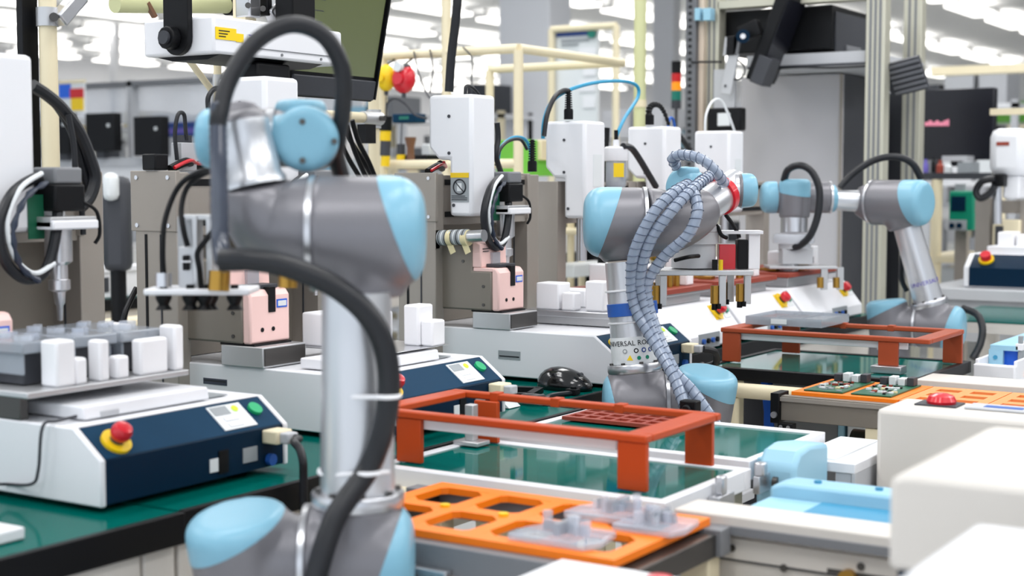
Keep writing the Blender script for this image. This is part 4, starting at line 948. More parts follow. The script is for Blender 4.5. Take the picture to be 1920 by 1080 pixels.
# ================================================================ OVERHEAD EQUIPMENT AND STATION FRAMES
def yb(g, x0, x1, y0, y1, Y, th):      # box with its near face in the plane y = Y
    a = ony(x0, (y0 + y1) / 2, Y); b = ony(x1, (y0 + y1) / 2, Y); zt = ony((x0 + x1) / 2, y0, Y).z; zb = ony((x0 + x1) / 2, y1, Y).z
    return g.box(a.x, b.x, Y, Y + th, zb, zt)
def xb(g, x0, x1, y0, y1, X, th):      # box with its face towards +x in the plane x = X
    a = onx(x0, (y0 + y1) / 2, X); b = onx(x1, (y0 + y1) / 2, X); zt = onx((x0 + x1) / 2, y0, X).z; zb = onx((x0 + x1) / 2, y1, X).z
    return g.box(X - th, X, a.y, b.y, zb, zt)
def pipe(g, p0, p1, r): return g.cyl(p0, p1, r, n=18)
# white controller hanging above the second machine
t = thing('hanging_controller', 'white flat controller box with a yellow sticker hanging at upper left', 'controller', (-1.57, 1.70, 1.378))
obj('case', G().box(-1.64, -1.50, 1.557, 1.842, 1.381, 1.434), 'white', t, .004)
obj('bottom_cover', G().prism([(-1.63, 1.381), (-1.505, 1.381), (-1.53, 1.3745), (-1.60, 1.3745)], 'y', 1.575, 1.80), 'black', t)
obj('lower_trim', G().box(-1.4995, -1.4985, 1.63, 1.842, 1.3935, 1.3945), 'mid_grey', t)
obj('yellow_sticker', G().box(-1.4999, -1.4988, 1.556 + .004, 1.602, 1.401, 1.418).box(-1.4999, -1.4988, 1.602, 1.617, 1.4, 1.412), 'yellow_label', t)
for k in range(3): obj('sticker_text', G().box(-1.4992, -1.4984, 1.566, 1.588 - .004 * k, 1.4125 - k * .004, 1.414 - k * .004), 'ink', t)
obj('white_sticker', G().box(-1.4999, -1.4988, 1.625, 1.645, 1.396, 1.413), 'label_white', t)
for z in (1.397, 1.411): obj('sticker_text', G().box(-1.4992, -1.4984, 1.627, 1.644, z, z + .0015), 'violet', t)
for y in (1.70, 1.79): obj('screw', G().cyl((-1.50, y, 1.388), (-1.4985, y, 1.388), .0022, n=10), 'mid_grey', t)
obj('support_neck', G().box(-1.56, -1.51, onx(482, 130, -1.51).y, onx(545, 130, -1.51).y, 1.335, 1.376), 'black', t, .004)
t = thing('strap_bracket', 'black rounded bracket arm in front of the white controller', 'bracket', (-1.60, 1.545, 1.38))
a = ony(307, 0, 1.548); b = ony(353, 0, 1.548); zc = ony(330, 72, 1.548).z; rr = (b.x - a.x) / 2; cx = (a.x + b.x) / 2
obj('arm', G().box(a.x, b.x, 1.546, 1.556, zc, 1.62).cyl((cx, 1.546, zc), (cx, 1.5559, zc), rr, n=28), 'black', t, .001)
obj('knob', G().cyl((cx - .004, 1.53, zc), (cx - .004, 1.546, zc), rr * .68, n=12), 'black', t, .002)
obj('knob_core', G().cyl((cx - .004, 1.525, zc), (cx - .004, 1.53, zc), rr * .4, n=16), 'dark_grey', t)
t = thing('lamp_bar', 'pale green tube lamp bar above the white controller', 'lamp', (-1.66, 1.6, 1.44))
obj('tube', G().cyl(onx(215, 8, -1.70), onx(430, 10, -1.70), .013, n=20), 'cream_green', t)
obj('end_cap', G().cyl(onx(425, 10, -1.70), onx(446, 11, -1.70), .016, n=20), 'black', t)
obj('hanger', G().arm(onx(275, 5, -1.69), onx(290, 32, -1.69), .008, .006), 'brown', t)
t = thing('pipe_joint', 'chrome pipe joint clamps on top of the white controller', 'clamp', (-1.6, 1.75, 1.434))
q = [onx(452, 10, -1.58), onx(500, 12, -1.58)]
obj('joint_block', G().obox(onx(465, 12, -1.58), (.03, .026, .036)), 'silver', t, .003)
obj('joint_block', G().obox(onx(493, 12, -1.58), (.03, .012, .03)), 'black', t, .003)
obj('joint_arm', G().arm(onx(505, 33, -1.57), onx(540, -6, -1.57), .02, .024), 'silver', t, .004)
for (x, y) in ((465, 10), (493, 16), (530, 6)): obj('bolt', G().cyl(onx(x, y, -1.565), onx(x, y, -1.548), .0045, n=12), 'steel_dark', t)
obj('hanger', G().box(-1.60, -1.575, onx(465, 0, -1.58).y - .012, onx(465, 0, -1.58).y + .012, 1.434, 1.75), 'cream', t)
# tilted monitor
t = thing('tilted_monitor', 'olive green tilted monitor screen at upper left of centre', 'monitor', (-1.62, 1.95, 1.335))
up_m = Vector((.20, 0, .98)).normalized(); nm = Vector((.98, 0, -.20)).normalized(); Rm = Matrix((nm, Vector((0, 1, 0)), up_m)).transposed()
bc = Vector((-1.62, 1.96, 1.338))
obj('bezel', G().obox(bc + up_m * .17 - nm * .012, (.024, .222, .34), Rm), 'black', t, .003)
obj('screen', G().obox(bc + up_m * .185 + nm * .0004, (.0012, .208, .285), Rm), 'screen_olive', t)
obj('control_bar', G().obox(bc + up_m * .020 + nm * .002, (.006, .216, .034), Rm), 'dark_grey', t, .002)
obj('edge_strip', G().obox(bc + up_m * .17 + Vector((0, .1105, 0)) + nm * .001, (.010, .004, .33), Rm), 'black', t)
for k in range(7): obj('menu_line', G().obox(bc + up_m * (.125 + k * .018) + Vector((0, -.07, 0)) + nm * .0011, (.0006, .034, .0012), Rm), 'dark_grey', t)
obj('mount_arm', G().cyl(bc + up_m * .17 - nm * .02, bc + up_m * .17 - nm * .12, .02, n=20).cyl(bc + up_m * .17 - nm * .12, Vector((-1.75, 2.10, 1.48)), .014, n=16), 'black', t)
# dark column of the monitor support
solo('black_support', G().box(-1.535, -1.50, onx(548, 20, -1.50).y, onx(592, 20, -1.50).y, 1.4345, 1.72), 'black', 'black upright between the chrome joint and the olive monitor', 'support', .003)
# cream pipe frame behind the machines
t = thing('pipe_stand', 'cream pipe frame with a clamp behind the tall foreground robot', 'pipe frame', (-1.75, 2.15, 0))
pp = onx(701, 260, -1.75)
obj('upright', pipe(G(), (pp.x, pp.y, 0), (pp.x, pp.y, 1.75), .0105), 'cream', t)
p_ = onx(600, 213, -1.75); obj('crossbar', pipe(G(), (pp.x + .012, p_.y, 1.318), (pp.x + .012, pp.y - .004, 1.318), .010), 'cream', t)
obj('clamp', G().cyl((pp.x + .012, pp.y - .05, 1.318), (pp.x + .012, pp.y + .005, 1.318), .0125, n=18).cyl((pp.x, pp.y, 1.30), (pp.x, pp.y, 1.335), .014, n=18), 'alu', t)
obj('clamp_bolt', G().cyl((pp.x + .02, pp.y - .01, 1.318), (pp.x + .034, pp.y - .01, 1.318), .005, n=10), 'steel_dark', t)
obj('cable_duct', G().box(pp.x + .02, pp.x + .04, pp.y - .075, pp.y - .045, 1.27, 1.305), 'black', t)
for k, q in enumerate((((640, 225), (655, 260), (680, 300), (700, 335)), ((650, 235), (662, 275), (676, 310), (690, 340)), ((660, 225), (672, 265), (692, 305), (708, 345)), ((640, 270), (655, 300), (670, 325), (680, 345)))):
    solo('hanging_cable', G().tube([onx(x, y, -1.70 + .008 * k) for x, y in q], .0045, 8), 'black', ['black cable hanging by the cream upright, first of four from the left', 'second black cable beside the cream upright, counted from the robot', 'third black cable beside the cream upright, counted from the robot', 'short black cable lowest of the four beside the cream upright'][[0, 1, 2, 3][k]], 'cable')
t = thing('pipe_stand', 'cream upright pipe with a chrome joint at the top left', 'pipe frame', (-1.6, 1.35, 0))
pl = onx(92, 150, -1.6)
obj('upright', pipe(G(), (pl.x, pl.y, 0), (pl.x, pl.y, 1.75), .0118), 'cream', t)
obj('clamp', G().cyl((pl.x, pl.y, onx(92, 50, -1.6).z), (pl.x, pl.y, onx(92, 15, -1.6).z), .015, n=20), 'alu', t)
obj('angle_joint', G().arm(onx(108, 40, -1.58), onx(150, -8, -1.58), .022, .02), 'silver', t, .003)
obj('angle_pipe', pipe(G(), onx(125, 20, -1.6), onx(190, -55, -1.6), .0105), 'cream', t)
obj('bolt', G().cyl(onx(101, 32, -1.585), onx(101, 32, -1.57), .006, n=12), 'steel_dark', t)
pk = onx(57, 60, -1.62)
solo('black_rail', G().box(pk.x - .012, pk.x, pk.y - .013, pk.y + .013, .9, 1.75), 'black', 'narrow black upright rail at the top left corner', 'rail', .001)
t = thing('pipe_stand', 'thin cream post with a diagonal brace below the white controller', 'pipe frame', (-1.72, 1.62, 0))
pq = onx(408, 150, -1.72)
obj('upright', pipe(G(), (pq.x, pq.y, 1.0), (pq.x, pq.y, 1.46), .0065), 'cream', t)
obj('brace', pipe(G(), onx(345, 100, -1.72), onx(396, 168, -1.72), .0055), 'cream', t)
obj('sleeve', G().cyl((pq.x, pq.y, onx(408, 170, -1.72).z), (pq.x, pq.y, onx(408, 140, -1.72).z), .0085, n=16), 'alu', t)
obj('foot_bar', pipe(G(), (pq.x, pq.y, 1.01), (-1.72, 1.75, 1.01), .0065), 'cream', t)
# cable sleeves behind the machine heads
def cable(label, pts, r, m='rubber', n=10): return solo('machine_cable', G().tube(pts, r, n), m, label, 'cable')
cable('thick black cable arching beside the far left machine head', [onx(*q, -1.40) for q in ((60, 160), (88, 178), (118, 205), (150, 250), (170, 300), (178, 335), (168, 370), (150, 390))], .0075)
cable('thin black cable hanging beside the far left machine head', [onx(*q, -1.39) for q in ((128, 215), (138, 270), (142, 330), (152, 380), (156, 440))], .0035)
cable('second thick black cable behind the far left machine head', [onx(*q, -1.41) for q in ((70, 170), (100, 190), (130, 235), (148, 285), (160, 330), (170, 372))], .0055)
cable('black cable loop standing on the second machine gantry', [onx(*q, -1.46) for q in ((332, 300), (328, 250), (334, 215), (345, 215), (348, 245), (350, 262))], .0028)
cable('black lead curling left of the nearest robot wrist', [onx(*q, -1.47) for q in ((392, 215), (390, 185), (400, 168), (412, 165))], .0035)
t = thing('cable_connector', 'grey square connector standing on the second machine gantry', 'connector', (-1.46, 1.47, 1.215))
qa = onx(350, 290, -1.46); obj('body', G().box(-1.475, -1.455, qa.y - .014, qa.y + .014, 1.214, 1.252), 'light_grey', t, .001); obj('plug', G().box(-1.47, -1.46, qa.y - .010, qa.y + .01, 1.252, 1.262), 'dark_grey', t)
solo('terminal_block', G().box(-1.475, -1.45, onx(281, 300, -1.46).y, onx(306, 300, -1.46).y, 1.2145, 1.236), 'black', 'small black block at the near end of the second machine gantry', 'terminal block', .002)
cable('long black cable dropping from above behind the labelled machine head', [(ony(862, -300, 2.30).x, 2.30, CEIL - .005)] + [ony(*q, 2.30) for q in ((862, -900), (860, -300), (858, -30), (856, 20), (852, 60), (846, 110), (842, 172))], .0085, 'rubber')
cable('small black wire loop on top of the labelled machine head', [onx(*q, -1.41) for q in ((872, 178), (874, 162), (886, 164), (900, 180))], .0028)
cable('black cable hanging behind the right side of the labelled head', [onx(*q, -1.43) for q in ((932, 230), (934, 260), (930, 290), (938, 320), (948, 345))], .005)
cable('teal hose arching behind the labelled head', [onx(*q, -1.5) for q in ((934, 300), (940, 275), (962, 258), (985, 262), (996, 290), (994, 322))], .0032, 'teal_hose')
cable('dark hose arching behind the labelled head beside the teal hose', [onx(*q, -1.49) for q in ((930, 310), (938, 280), (955, 264), (976, 262), (988, 280))], .003)
def bell(label, x, y0, y1, X, r=.008, tip=None):
    p0 = onx(x, y1, X); p1 = onx(x if tip is None else tip, y0, X)
    t_ = thing('cable_bellows', label, 'cable', p0)
    obj('socket', G().cyl(p0, p0 + UP * .018, r * 1.1, n=16), 'black', t_)
    n_ = 9
    g_ = G()
    for i in range(n_):
        a_ = (p0 + UP * .018).lerp(p1, i / n_); b_ = (p0 + UP * .018).lerp(p1, (i + .55) / n_); g_.cyl(a_, b_, r * (1 - .03 * i), r * (.95 - .03 * i), 14)
    g_.cyl(p0, p1, r * .6, r * .45, 12); obj('bellows', g_, 'black', t_)
bell('black ribbed cable boot on the first press head', 1066, 168, 224, -1.42)
bell('black ribbed cable boot behind the labelled head', 998, 262, 322, -1.46)
def arcs(label, X, pts, r=.004, m='rubber'): cable(label, [onx(x, y, X) for x, y in pts], r, m)
arcs('dark cable curving from the first press head to its boot', -1.42, ((1020, 255), (1026, 215), (1040, 182), (1056, 170), (1066, 170)), .0045)
arcs('bright blue air hose arching from the first press head to the filter', -1.43, ((1018, 260), (1020, 228), (1032, 195), (1060, 172), (1110, 156), (1165, 152), (1193, 160), (1196, 182), (1172, 220), (1158, 250), (1154, 268)), .0036, 'teal_hose')
p0 = onx(1218, 234, -1.42)
t = thing('cable_bellows', 'black ribbed cable boot bending over the second press head', 'cable', p0)
obj('socket', G().cyl(p0, p0 + UP * .02, .009, n=16), 'black', t)
path = smooth([onx(x, y, -1.42) for x, y in ((1218, 222), (1217, 206), (1224, 197), (1236, 198), (1246, 212), (1254, 234))], 6)
obj('bellows', G().tube(path, .008, 12, 1, rf=lambda s_, i: (1 if i % 2 else .7) * (1 - .5 * s_)), 'black', t, ang=20)
arcs('short blue lead beside the second press head', -1.44, ((1252, 240), (1256, 222), (1262, 224), (1266, 244)), .003, 'blue_band')
arcs('thin clear hose looping over the third press head', -1.42, ((1322, 245), (1324, 215), (1336, 190), (1352, 188), (1366, 215), (1378, 248), (1386, 262), (1388, 300)), .0028, 'label_white')
# filter bowl on the beam
pf = onx(1155, 300, -1.40)
t = thing('air_filter', 'grey filter bowl with a white cap and a yellow label between two heads', 'filter', (pf.x, pf.y, 1.19))
zt_ = lambda y: onx(1155, y, -1.40).z
obj('bowl', G().lathe([(.018, zt_(352)), (.020, zt_(345)), (.020, zt_(302))], (pf.x, pf.y, 0), UP, 28), 'clear_grey', t)
obj('cap', G().lathe([(.0225, zt_(302)), (.0235, zt_(300)), (.0235, zt_(278)), (.020, zt_(275)), (.006, zt_(274)), (.006, zt_(262)), (0, zt_(262))], (pf.x, pf.y, 0), UP, 28), 'white', t)
obj('yellow_label', G().obox(Vector((pf.x, pf.y, zt_(319))) + RT * .004 - AW * .0198, (.020, .002, .027), R_), 'yellow_label', t)
obj('hose_fitting', G().cyl((pf.x, pf.y, zt_(264)), (pf.x, pf.y, zt_(244)), .004, n=12), 'black', t)
cable('black hose running down from the filter to the middle robot', [onx(x, y, -1.38) for x, y in ((1168, 274), (1184, 278), (1200, 300), (1215, 325), (1230, 350))], .0065)
solo('dark_sleeve', G().tube([onx(x, y, -1.55) for x, y in ((1136, 240), (1134, 270), (1130, 300), (1128, 350), (1128, 420), (1128, 560), (1128, 600))], .009, 10), 'black', 'dark vertical sleeve left of the filter bowl', 'cable')
solo('dark_hose', G().tube([onx(x, y, -1.5) for x, y in ((1268, 245), (1284, 268), (1296, 285), (1300, 300))], .006, 10), 'rubber', 'dark hose right of the second press head', 'cable')
# ---- station frame of aluminium posts at the right
def profile(label, x0, x1, Y, m='cream_green', z1=2.3, grooves=2, d=.045, z0=0):
    a = ony(x0, 250, Y); b = ony(x1, 250, Y); wd = b.x - a.x
    t_ = thing('profile_post', label, 'post', ((a.x + b.x) / 2, Y + d / 2, z0))
    obj('profile', G().box(a.x, b.x, Y, Y + d, z0, z1), m, t_, .002)
    for k in range(grooves):
        xx = a.x + wd * (k + 1) / (grooves + 1); obj('groove', G().box(xx - wd * .06, xx + wd * .06, Y - .0015, Y + .001, z0, z1), 'mid_grey', t_)
    return t_, a.x, b.x
mat('profile', (196, 194, 178), .4, .4, .04, 20)
mat('strut', (116, 118, 124), .45, .5, .06, 20)
mat('cream_pink', (226, 208, 188), .45, 0, .04, 14)
profile('aluminium profile post right of the cream strip, left side of the station frame', 1320, 1346, 3.8, 'profile')
profile('aluminium profile post standing behind the far robot elbow', 1620, 1656, 3.8, 'profile', grooves=3)
profile('aluminium profile post set back behind the slatted panel', 1690, 1724, 4.4, 'profile')
t, xa, xb_ = profile('cream flat post beside the perforated strip', 1303, 1317, 3.78, 'cream_pink', grooves=0)
a = ony(1284, 200, 3.76); b = ony(1303, 200, 3.76)
t = thing('perforated_strut', 'dark perforated strut on the left of the station frame', 'post', ((a.x + b.x) / 2, 3.77, 0))
obj('strip', G().box(a.x, b.x, 3.76, 3.785, 0, 2.3), 'strut', t, .001)
for k in range(34): obj('slot', G().box(a.x + (b.x - a.x) * .3, a.x + (b.x - a.x) * .62, 3.7585, 3.761, 1.10 + k * .018, 1.1085 + k * .018), 'ink', t)
for (x0, x1, lb) in ((1302, 1312, 'left'), (1318, 1332, 'right')):
    g = G(); yb(g, x0, x1, 15, 38, 3.75, .03); solo('blue_clip', g, 'blue_light', 'pale blue clip at the top of the station frame, ' + lb + ' one', 'clip', .001)
g = G(); yb(g, 1345, 1640, -8, 7, 3.80, .05); solo('top_bar', g, 'profile', 'aluminium beam across the top of the station frame', 'beam', .001)
g = G(); yb(g, 1400, 1622, 100, 124, 3.82, .5); t = solo('equipment_shelf', g, 'light_grey', 'grey shelf carrying the black equipment case', 'shelf', .001)
obj('front_lip', yb(G(), 1400, 1622, 121, 125, 3.815, .005), 'dark_grey', t)
obj('shelf_cable', G().tube([ony(x, y, 3.81) for x, y in ((1440, 130), (1500, 126), (1560, 127), (1622, 124))], .003, 8), 'rubber', t)
t = thing('equipment_case', 'large black equipment case on the shelf at top right', 'case', ony(1480, 98, 4.0))
g = G(); yb(g, 1348, 1560, 15, 97, 3.86, .42); obj('case', g, 'black', t, .004)
xr = ony(1560, 60, 3.86).x
obj('side_panel', G().box(xr - .001, xr + .004, 3.88, 4.15, ony(1560, 95, 3.86).z, ony(1560, 20, 3.86).z), 'dark_grey', t, .001)
obj('side_handle', G().box(xr + .004, xr + .010, 3.95, 4.06, ony(1560, 90, 3.86).z, ony(1560, 80, 3.86).z), 'mid_grey', t, .001)
t = thing('tall_cabinet', 'tall plain grey cabinet behind the far robot wrist', 'cabinet', ony(1480, 475, 4.1))
zc = ony(1480, 142, 4.08).z
xl = ony(1388, 300, 4.08).x; xr = ony(1576, 300, 4.08).x
obj('front', G().box(xl, xr, 4.08, 4.10, 0, zc), 'panel_grey', t, .001)
obj('body', G().box(xl + .002, xr - .001, 4.10, 4.50, 0, zc), 'dark_grey', t)
obj('edge_trim', G().box(xr - .004, xr + .003, 4.075, 4.085, 0, zc), 'tan', t)
g = G(); yb(g, 1570, 1640, 128, 1010, 4.75, .03); solo('dark_screen', g, 'dark_grey', 'dark partition panel right of the tall grey cabinet', 'panel')
g = G(); yb(g, 1652, 1700, 175, 1048, 4.55, .03); solo('dark_screen', g, 'dark_grey', 'dark partition panel between the two right hand posts', 'panel')
t = solo('white_strip', G().box(xl + .02, xr - .02, 4.12, 4.3, zc + .0005, zc + .03), 'lamp_white', 'white strip on top of the tall cabinet, just below the equipment shelf', 'panel')
# edge-on monitor on a bracket
t = thing('side_monitor', 'dark monitor seen edge on in front of the equipment case', 'monitor', ony(1430, 150, 3.72))
pa = ony(1404, 150, 3.70); pb = ony(1466, -15, 3.70); ax_ = (pb - pa).normalized(); sd = Vector((ax_.z, 0, -ax_.x)); Rq = Matrix((sd, Vector((0, 1, 0)), ax_)).transposed()
L = (pb - pa).length; mid = (pa + pb) / 2
obj('panel', G().obox(mid + Vector((0, .075, 0)), (.034, .13, L), Rq), 'black', t, .004)
obj('screen', G().obox(mid + Vector((0, .075, 0)) + sd * .018, (.002, .12, L * .9), Rq), 'screen_dark', t)
obj('lower_housing', G().obox(pa + ax_ * .035 + Vector((0, .03, 0)) + sd * .022, (.04, .06, .075), Rq), 'dark_grey', t, .002)
obj('pivot', G().cyl(ony(1393, 68, 3.66), ony(1393, 68, 3.74), .018, n=20), 'navy', t)
obj('pivot_cap', G().cyl(ony(1393, 68, 3.655), ony(1393, 68, 3.66), .007, n=16), 'white', t)
obj('pivot_arm', G().arm(ony(1390, 66, 3.71), ony(1425, 50, 3.71), .03, .04), 'black', t, .002)
t = thing('monitor_bracket', 'grey flat bracket plate holding the edge-on monitor', 'bracket', ony(1365, 178, 3.72))
pa = ony(1361, 176, 3.70); pb = ony(1376, 100, 3.70); ax_ = (pb - pa).normalized(); sd = Vector((ax_.z, 0, -ax_.x)); Rq = Matrix((sd, Vector((0, 1, 0)), ax_)).transposed()
obj('plate', G().obox((pa + pb) / 2, (.030, .008, (pb - pa).length), Rq), 'light_grey', t, .001)
obj('prong', G().arm(ony(1359, 105, 3.70), ony(1363, 70, 3.70), .009, .008), 'light_grey', t, .001)
obj('prong', G().arm(ony(1381, 105, 3.70), ony(1387, 75, 3.70), .008, .008), 'mid_grey', t, .001)
obj('yoke', G().obox(ony(1372, 86, 3.70), (.022, .02, .05)), 'black', t, .002)
obj('hole', G().cyl(ony(1360, 161, 3.693), ony(1360, 161, 3.70), .0035, n=12), 'ink', t)
obj('back_plate', yb(G(), 1338, 1378, 130, 205, 3.73, .01), 'light_grey', t, .001)
obj('strung_cable', G().tube([ony(x, y, 3.757) for x, y in ((1296, 117), (1325, 116))] + [ony(1352, 116, 3.725)], .003, 8), 'rubber', t)  # thin black cable strung from the perforated strut to the bracket
obj('cable_loop', G().tube([ony(x, y, 3.70) for x, y in ((1380, 110), (1394, 122), (1396, 138), (1386, 148), (1370, 149))], .0025, 8), 'rubber', t)
t = thing('black_holder', 'black clamp with white label behind the third press head', 'clamp', ony(1350, 240, 3.72))
obj('body', yb(G(), 1325, 1388, 202, 245, 3.72, .04), 'black', t, .004); obj('label', yb(G(), 1345, 1368, 212, 236, 3.716, .005), 'label_white', t, .001)
# slatted panel
t = thing('slatted_panel', 'dark slatted ventilation panel leaning out from the right hand post', 'panel', ony(1700, 175, 3.9))
cc_ = ony(1698, 143, 3.86); Rz = Matrix.Rotation(math.radians(-12), 3, 'Y') @ Matrix.Rotation(math.radians(25), 3, 'X')
obj('frame', G().obox(cc_, (.10, .016, .092), Rz), 'dark_grey', t, .002)
for k in range(6): obj('slat', G().obox(cc_ + Rz @ Vector((.006, -.010, -.036 + k * .0145)), (.085, .006, .008), Rz), 'strut', t, .001)
obj('mount', G().cyl(ony(1656, 128, 3.84), ony(1672, 130, 3.86), .012, n=16), 'silver', t)
# signal tower
pt_ = ony(1268, 170, 4.5); k_ = lambda y: ony(1268, y, 4.5).z
t = thing('signal_tower', 'signal tower lamp with red, amber and green sections', 'signal lamp', (pt_.x, pt_.y, 1.3))
for (y0, y1, m) in ((115, 138, 'black'), (138, 154, 'stack_red'), (154, 170, 'amber'), (170, 188, 'stack_green'), (188, 204, 'dark_grey')):
    obj({'black': 'top_cap', 'stack_red': 'red_section', 'amber': 'amber_section', 'stack_green': 'green_section', 'dark_grey': 'base'}[m], G().cyl((pt_.x, pt_.y, k_(y1)), (pt_.x, pt_.y, k_(y0)), .0165, n=20), m, t)
obj('stem', G().cyl((pt_.x, pt_.y, k_(330)), (pt_.x, pt_.y, k_(204)), .005, n=10), 'dark_grey', t)
obj('stand', G().box(pt_.x - .06, pt_.x + .06, pt_.y - .04, pt_.y + .1, 0, k_(330)), 'light_grey', t, .002)
# ================================================================ BACKGROUND STATIONS
# pipe rack with tool balancers
t = thing('pipe_rack', 'cream pipe rack holding the yellow and red tool balancers', 'pipe rack', (-2.2, 3.3, 0))
a = ony(706, 92, 3.2); b = ony(972, 102, 3.2)
obj('front_rail', pipe(G(), (a.x, 3.2, 1.535), (b.x, 3.2, 1.535), .012), 'cream', t)
obj('back_rail', pipe(G(), (a.x, 3.75, 1.535), (b.x, 3.75, 1.535), .012), 'cream', t)
obj('end_rail', pipe(G(), (b.x, 3.2, 1.535), (b.x, 3.75, 1.535), .012), 'cream', t)
for (x, y, zt) in ((b.x, 3.2, 1.53), (ony(837, 100, 3.2).x, 3.2, 2.3), (a.x, 3.75, 1.53), (a.x + .02, 3.2, 1.53)):
    obj('upright', pipe(G(), (x, y, 0), (x, y, zt), .0125), 'cream', t)
obj('lower_rail', pipe(G(), (a.x, 3.2, 1.245), (b.x, 3.2, 1.245), .012), 'cream', t)
obj('tool_shelf', G().box(a.x, b.x, 3.22, 3.72, 1.14, 1.16), 'cream', t)
def balancer(label, x, y0, y1, m, wpx):
    Y = 3.16; c = ony(x, (y0 + y1) / 2, Y); r = abs(ony(x, y0, Y).z - ony(x, y1, Y).z) / 2; wx = abs(ony(x + wpx / 2, y0, Y).x - ony(x - wpx / 2, y0, Y).x) / 2
    t_ = thing('tool_balancer', label, 'tool balancer', (c.x, c.y, c.z - r))
    g_ = G(); g_.sph(c, 1, (wx * 1.15, .022, r), 18); obj('drum', g_, m, t_)
    obj('hub', G().cyl(c + Vector((0, -.028, 0)), c + Vector((0, -.015, 0)), wx * .5, n=18), m if m == 'yellow' else 'red', t_)
    obj('hook', G().cyl(c + UP * r * .9, Vector((c.x, 3.2, 1.525)), .003, n=8), 'steel_dark', t_)
    obj('nozzle', G().cyl(c - UP * r * 1.25, c - UP * r * .85, .006, n=10), 'dark_grey', t_)
    if m == 'red':
        obj('top_guard', G().sph(c + UP * r * .82, 1, (wx * .7, .018, r * .22), 12), 'dark_grey', t_); obj('face_plate', G().cyl(c + Vector((0, -.029, .03)), c + Vector((0, -.015, .03)), wx * .4, n=18), 'label_white', t_)
balancer('oval yellow tool balancer hanging from the pipe rack', 724, 120, 172, 'yellow', 26)
balancer('red tool balancer hanging right of the yellow one', 757, 120, 176, 'red', 36)
t = thing('hanging_screwdriver', 'black and yellow electric screwdriver hanging below the yellow balancer', 'screwdriver', ony(722, 312, 3.16))
for (y0, y1, r, m, nm_) in ((218, 245, .018, 'black', 'upper_body'), (245, 264, .015, 'yellow', 'middle_ring'), (264, 292, .014, 'dark_grey', 'grip'), (292, 312, .012, 'yellow', 'nose')):
    obj(nm_, G().cyl(ony(722, y1, 3.16), ony(723, y0, 3.16), r, n=16), m, t)
obj('cord', G().tube([ony(x, y, 3.16) for x, y in ((724, 218), (726, 195), (740, 185), (760, 195), (778, 215), (800, 222))], .003, 8), 'dark_grey', t)
obj('line', G().cyl(ony(723, 218, 3.16), ony(724, 178, 3.16), .0016, n=6), 'dark_grey', t)
t = thing('hanging_screwdriver', 'small dark electric screwdriver hanging right of the yellow-ringed one', 'screwdriver', ony(752, 310, 3.4))
obj('body', G().cyl(ony(752, 308, 3.4), ony(752, 270, 3.4), .012, n=14), 'dark_grey', t); obj('ring', G().cyl(ony(752, 300, 3.4), ony(752, 290, 3.4), .0135, n=14), 'yellow', t)
obj('line', G().cyl(ony(752, 270, 3.4), ony(754, 228, 3.4), .002, n=6), 'dark_grey', t)
g = G(); yb(g, 735, 779, 213, 230, 3.3, .05); t = solo('teal_unit', g, 'navy_light', 'small dark teal power unit below the red balancer', 'power unit', .003)
obj('teal_label', yb(G(), 748, 766, 218, 224, 3.299, .002), 'stack_green', t)
t = thing('hanging_hook', 'brown tool handle on the shelf below the red balancer', 'tool', ony(770, 320, 3.35))
obj('handle', G().lathe([(.018, 0), (.012, .01), (.010, .06), (.016, .085), (.016, .09)], ony(770, 318, 3.35), UP, 16), 'brown', t)
for k, (q, lb) in enumerate(((((776, 96), (786, 140), (800, 175), (812, 190)), 'left'), (((806, 92), (812, 130), (806, 175)), 'middle'), (((868, 88), (885, 110), (884, 150), (884, 175)), 'right'))):
    cable('thin grey wire hanging from the pipe rack, ' + lb + ' one', [ony(x, y, 3.18) for x, y in q], .0022, 'dark_grey', 6)
# bits on the rack shelf
rs = random.Random(3)
for k, (x0, x1, y0, y1, m, lb) in enumerate(((745, 800, 290, 318, 'black', 'black parts box on the rack shelf below the balancers'), (790, 806, 270, 318, 'label_white', 'white bottle-shaped box on the rack shelf'), (930, 990, 262, 330, 'green_bright', 'bright green crate on the rack shelf'), (985, 1015, 262, 300, 'cream', 'cream carton beside the green crate'))):
    g = G(); yb(g, x0, x1, y0, y1, 3.4 + .05 * k, .15); solo('shelf_box', g, m, lb, 'box', .003)
# tall cream posts and notice board
t = thing('pipe_post', 'tall cream pipe post behind the blue air hose', 'pipe', (-1.9, 3.6, 0)); p = ony(1200, 100, 3.6)
obj('pipe', pipe(G(), (p.x, p.y, 0), (p.x, p.y, 2.4), .0165), 'cream_green', t); obj('sleeve', G().cyl((p.x, p.y, 1.40), (p.x, p.y, 1.42), .0185, n=18), 'cream', t)
t = thing('notice_board', 'white notice board with a blue header and a green dot in a cream frame', 'notice board', (-3.5, 6.0, 0))
xl = ony(1034, 100, 6.0).x; xr = ony(1155, 100, 6.0).x; zt = ony(1090, 52, 6.0).z
for x in (xl, xr): obj('frame_post', pipe(G(), (x, 6.0, 0), (x, 6.0, zt), .016), 'cream', t)
obj('frame_top', pipe(G(), (xl, 6.0, zt), (xr, 6.0, zt), .016), 'cream', t)
obj('board', yb(G(), 1040, 1120, 55, 330, 6.02, .02), 'label_white', t)
obj('header', yb(G(), 1043, 1112, 56, 67, 6.012, .006), 'ink_blue', t)
c = ony(1108, 63, 6.0); obj('green_dot', G().cyl(c, c + Vector((0, .012, 0)), .02, n=20), 'stack_green', t)
for k in range(2): obj('text_line', yb(G(), 1052, 1104 - k * 20, 73 + k * 9, 78 + k * 8, 6.014, .004), 'label_grey', t)
for k in range(4): obj('pinned_sheet', yb(G(), 1085 + (k % 2) * 8, 1116, 90 + k * 30, 112 + k * 30, 6.014, .004), 'white', t)
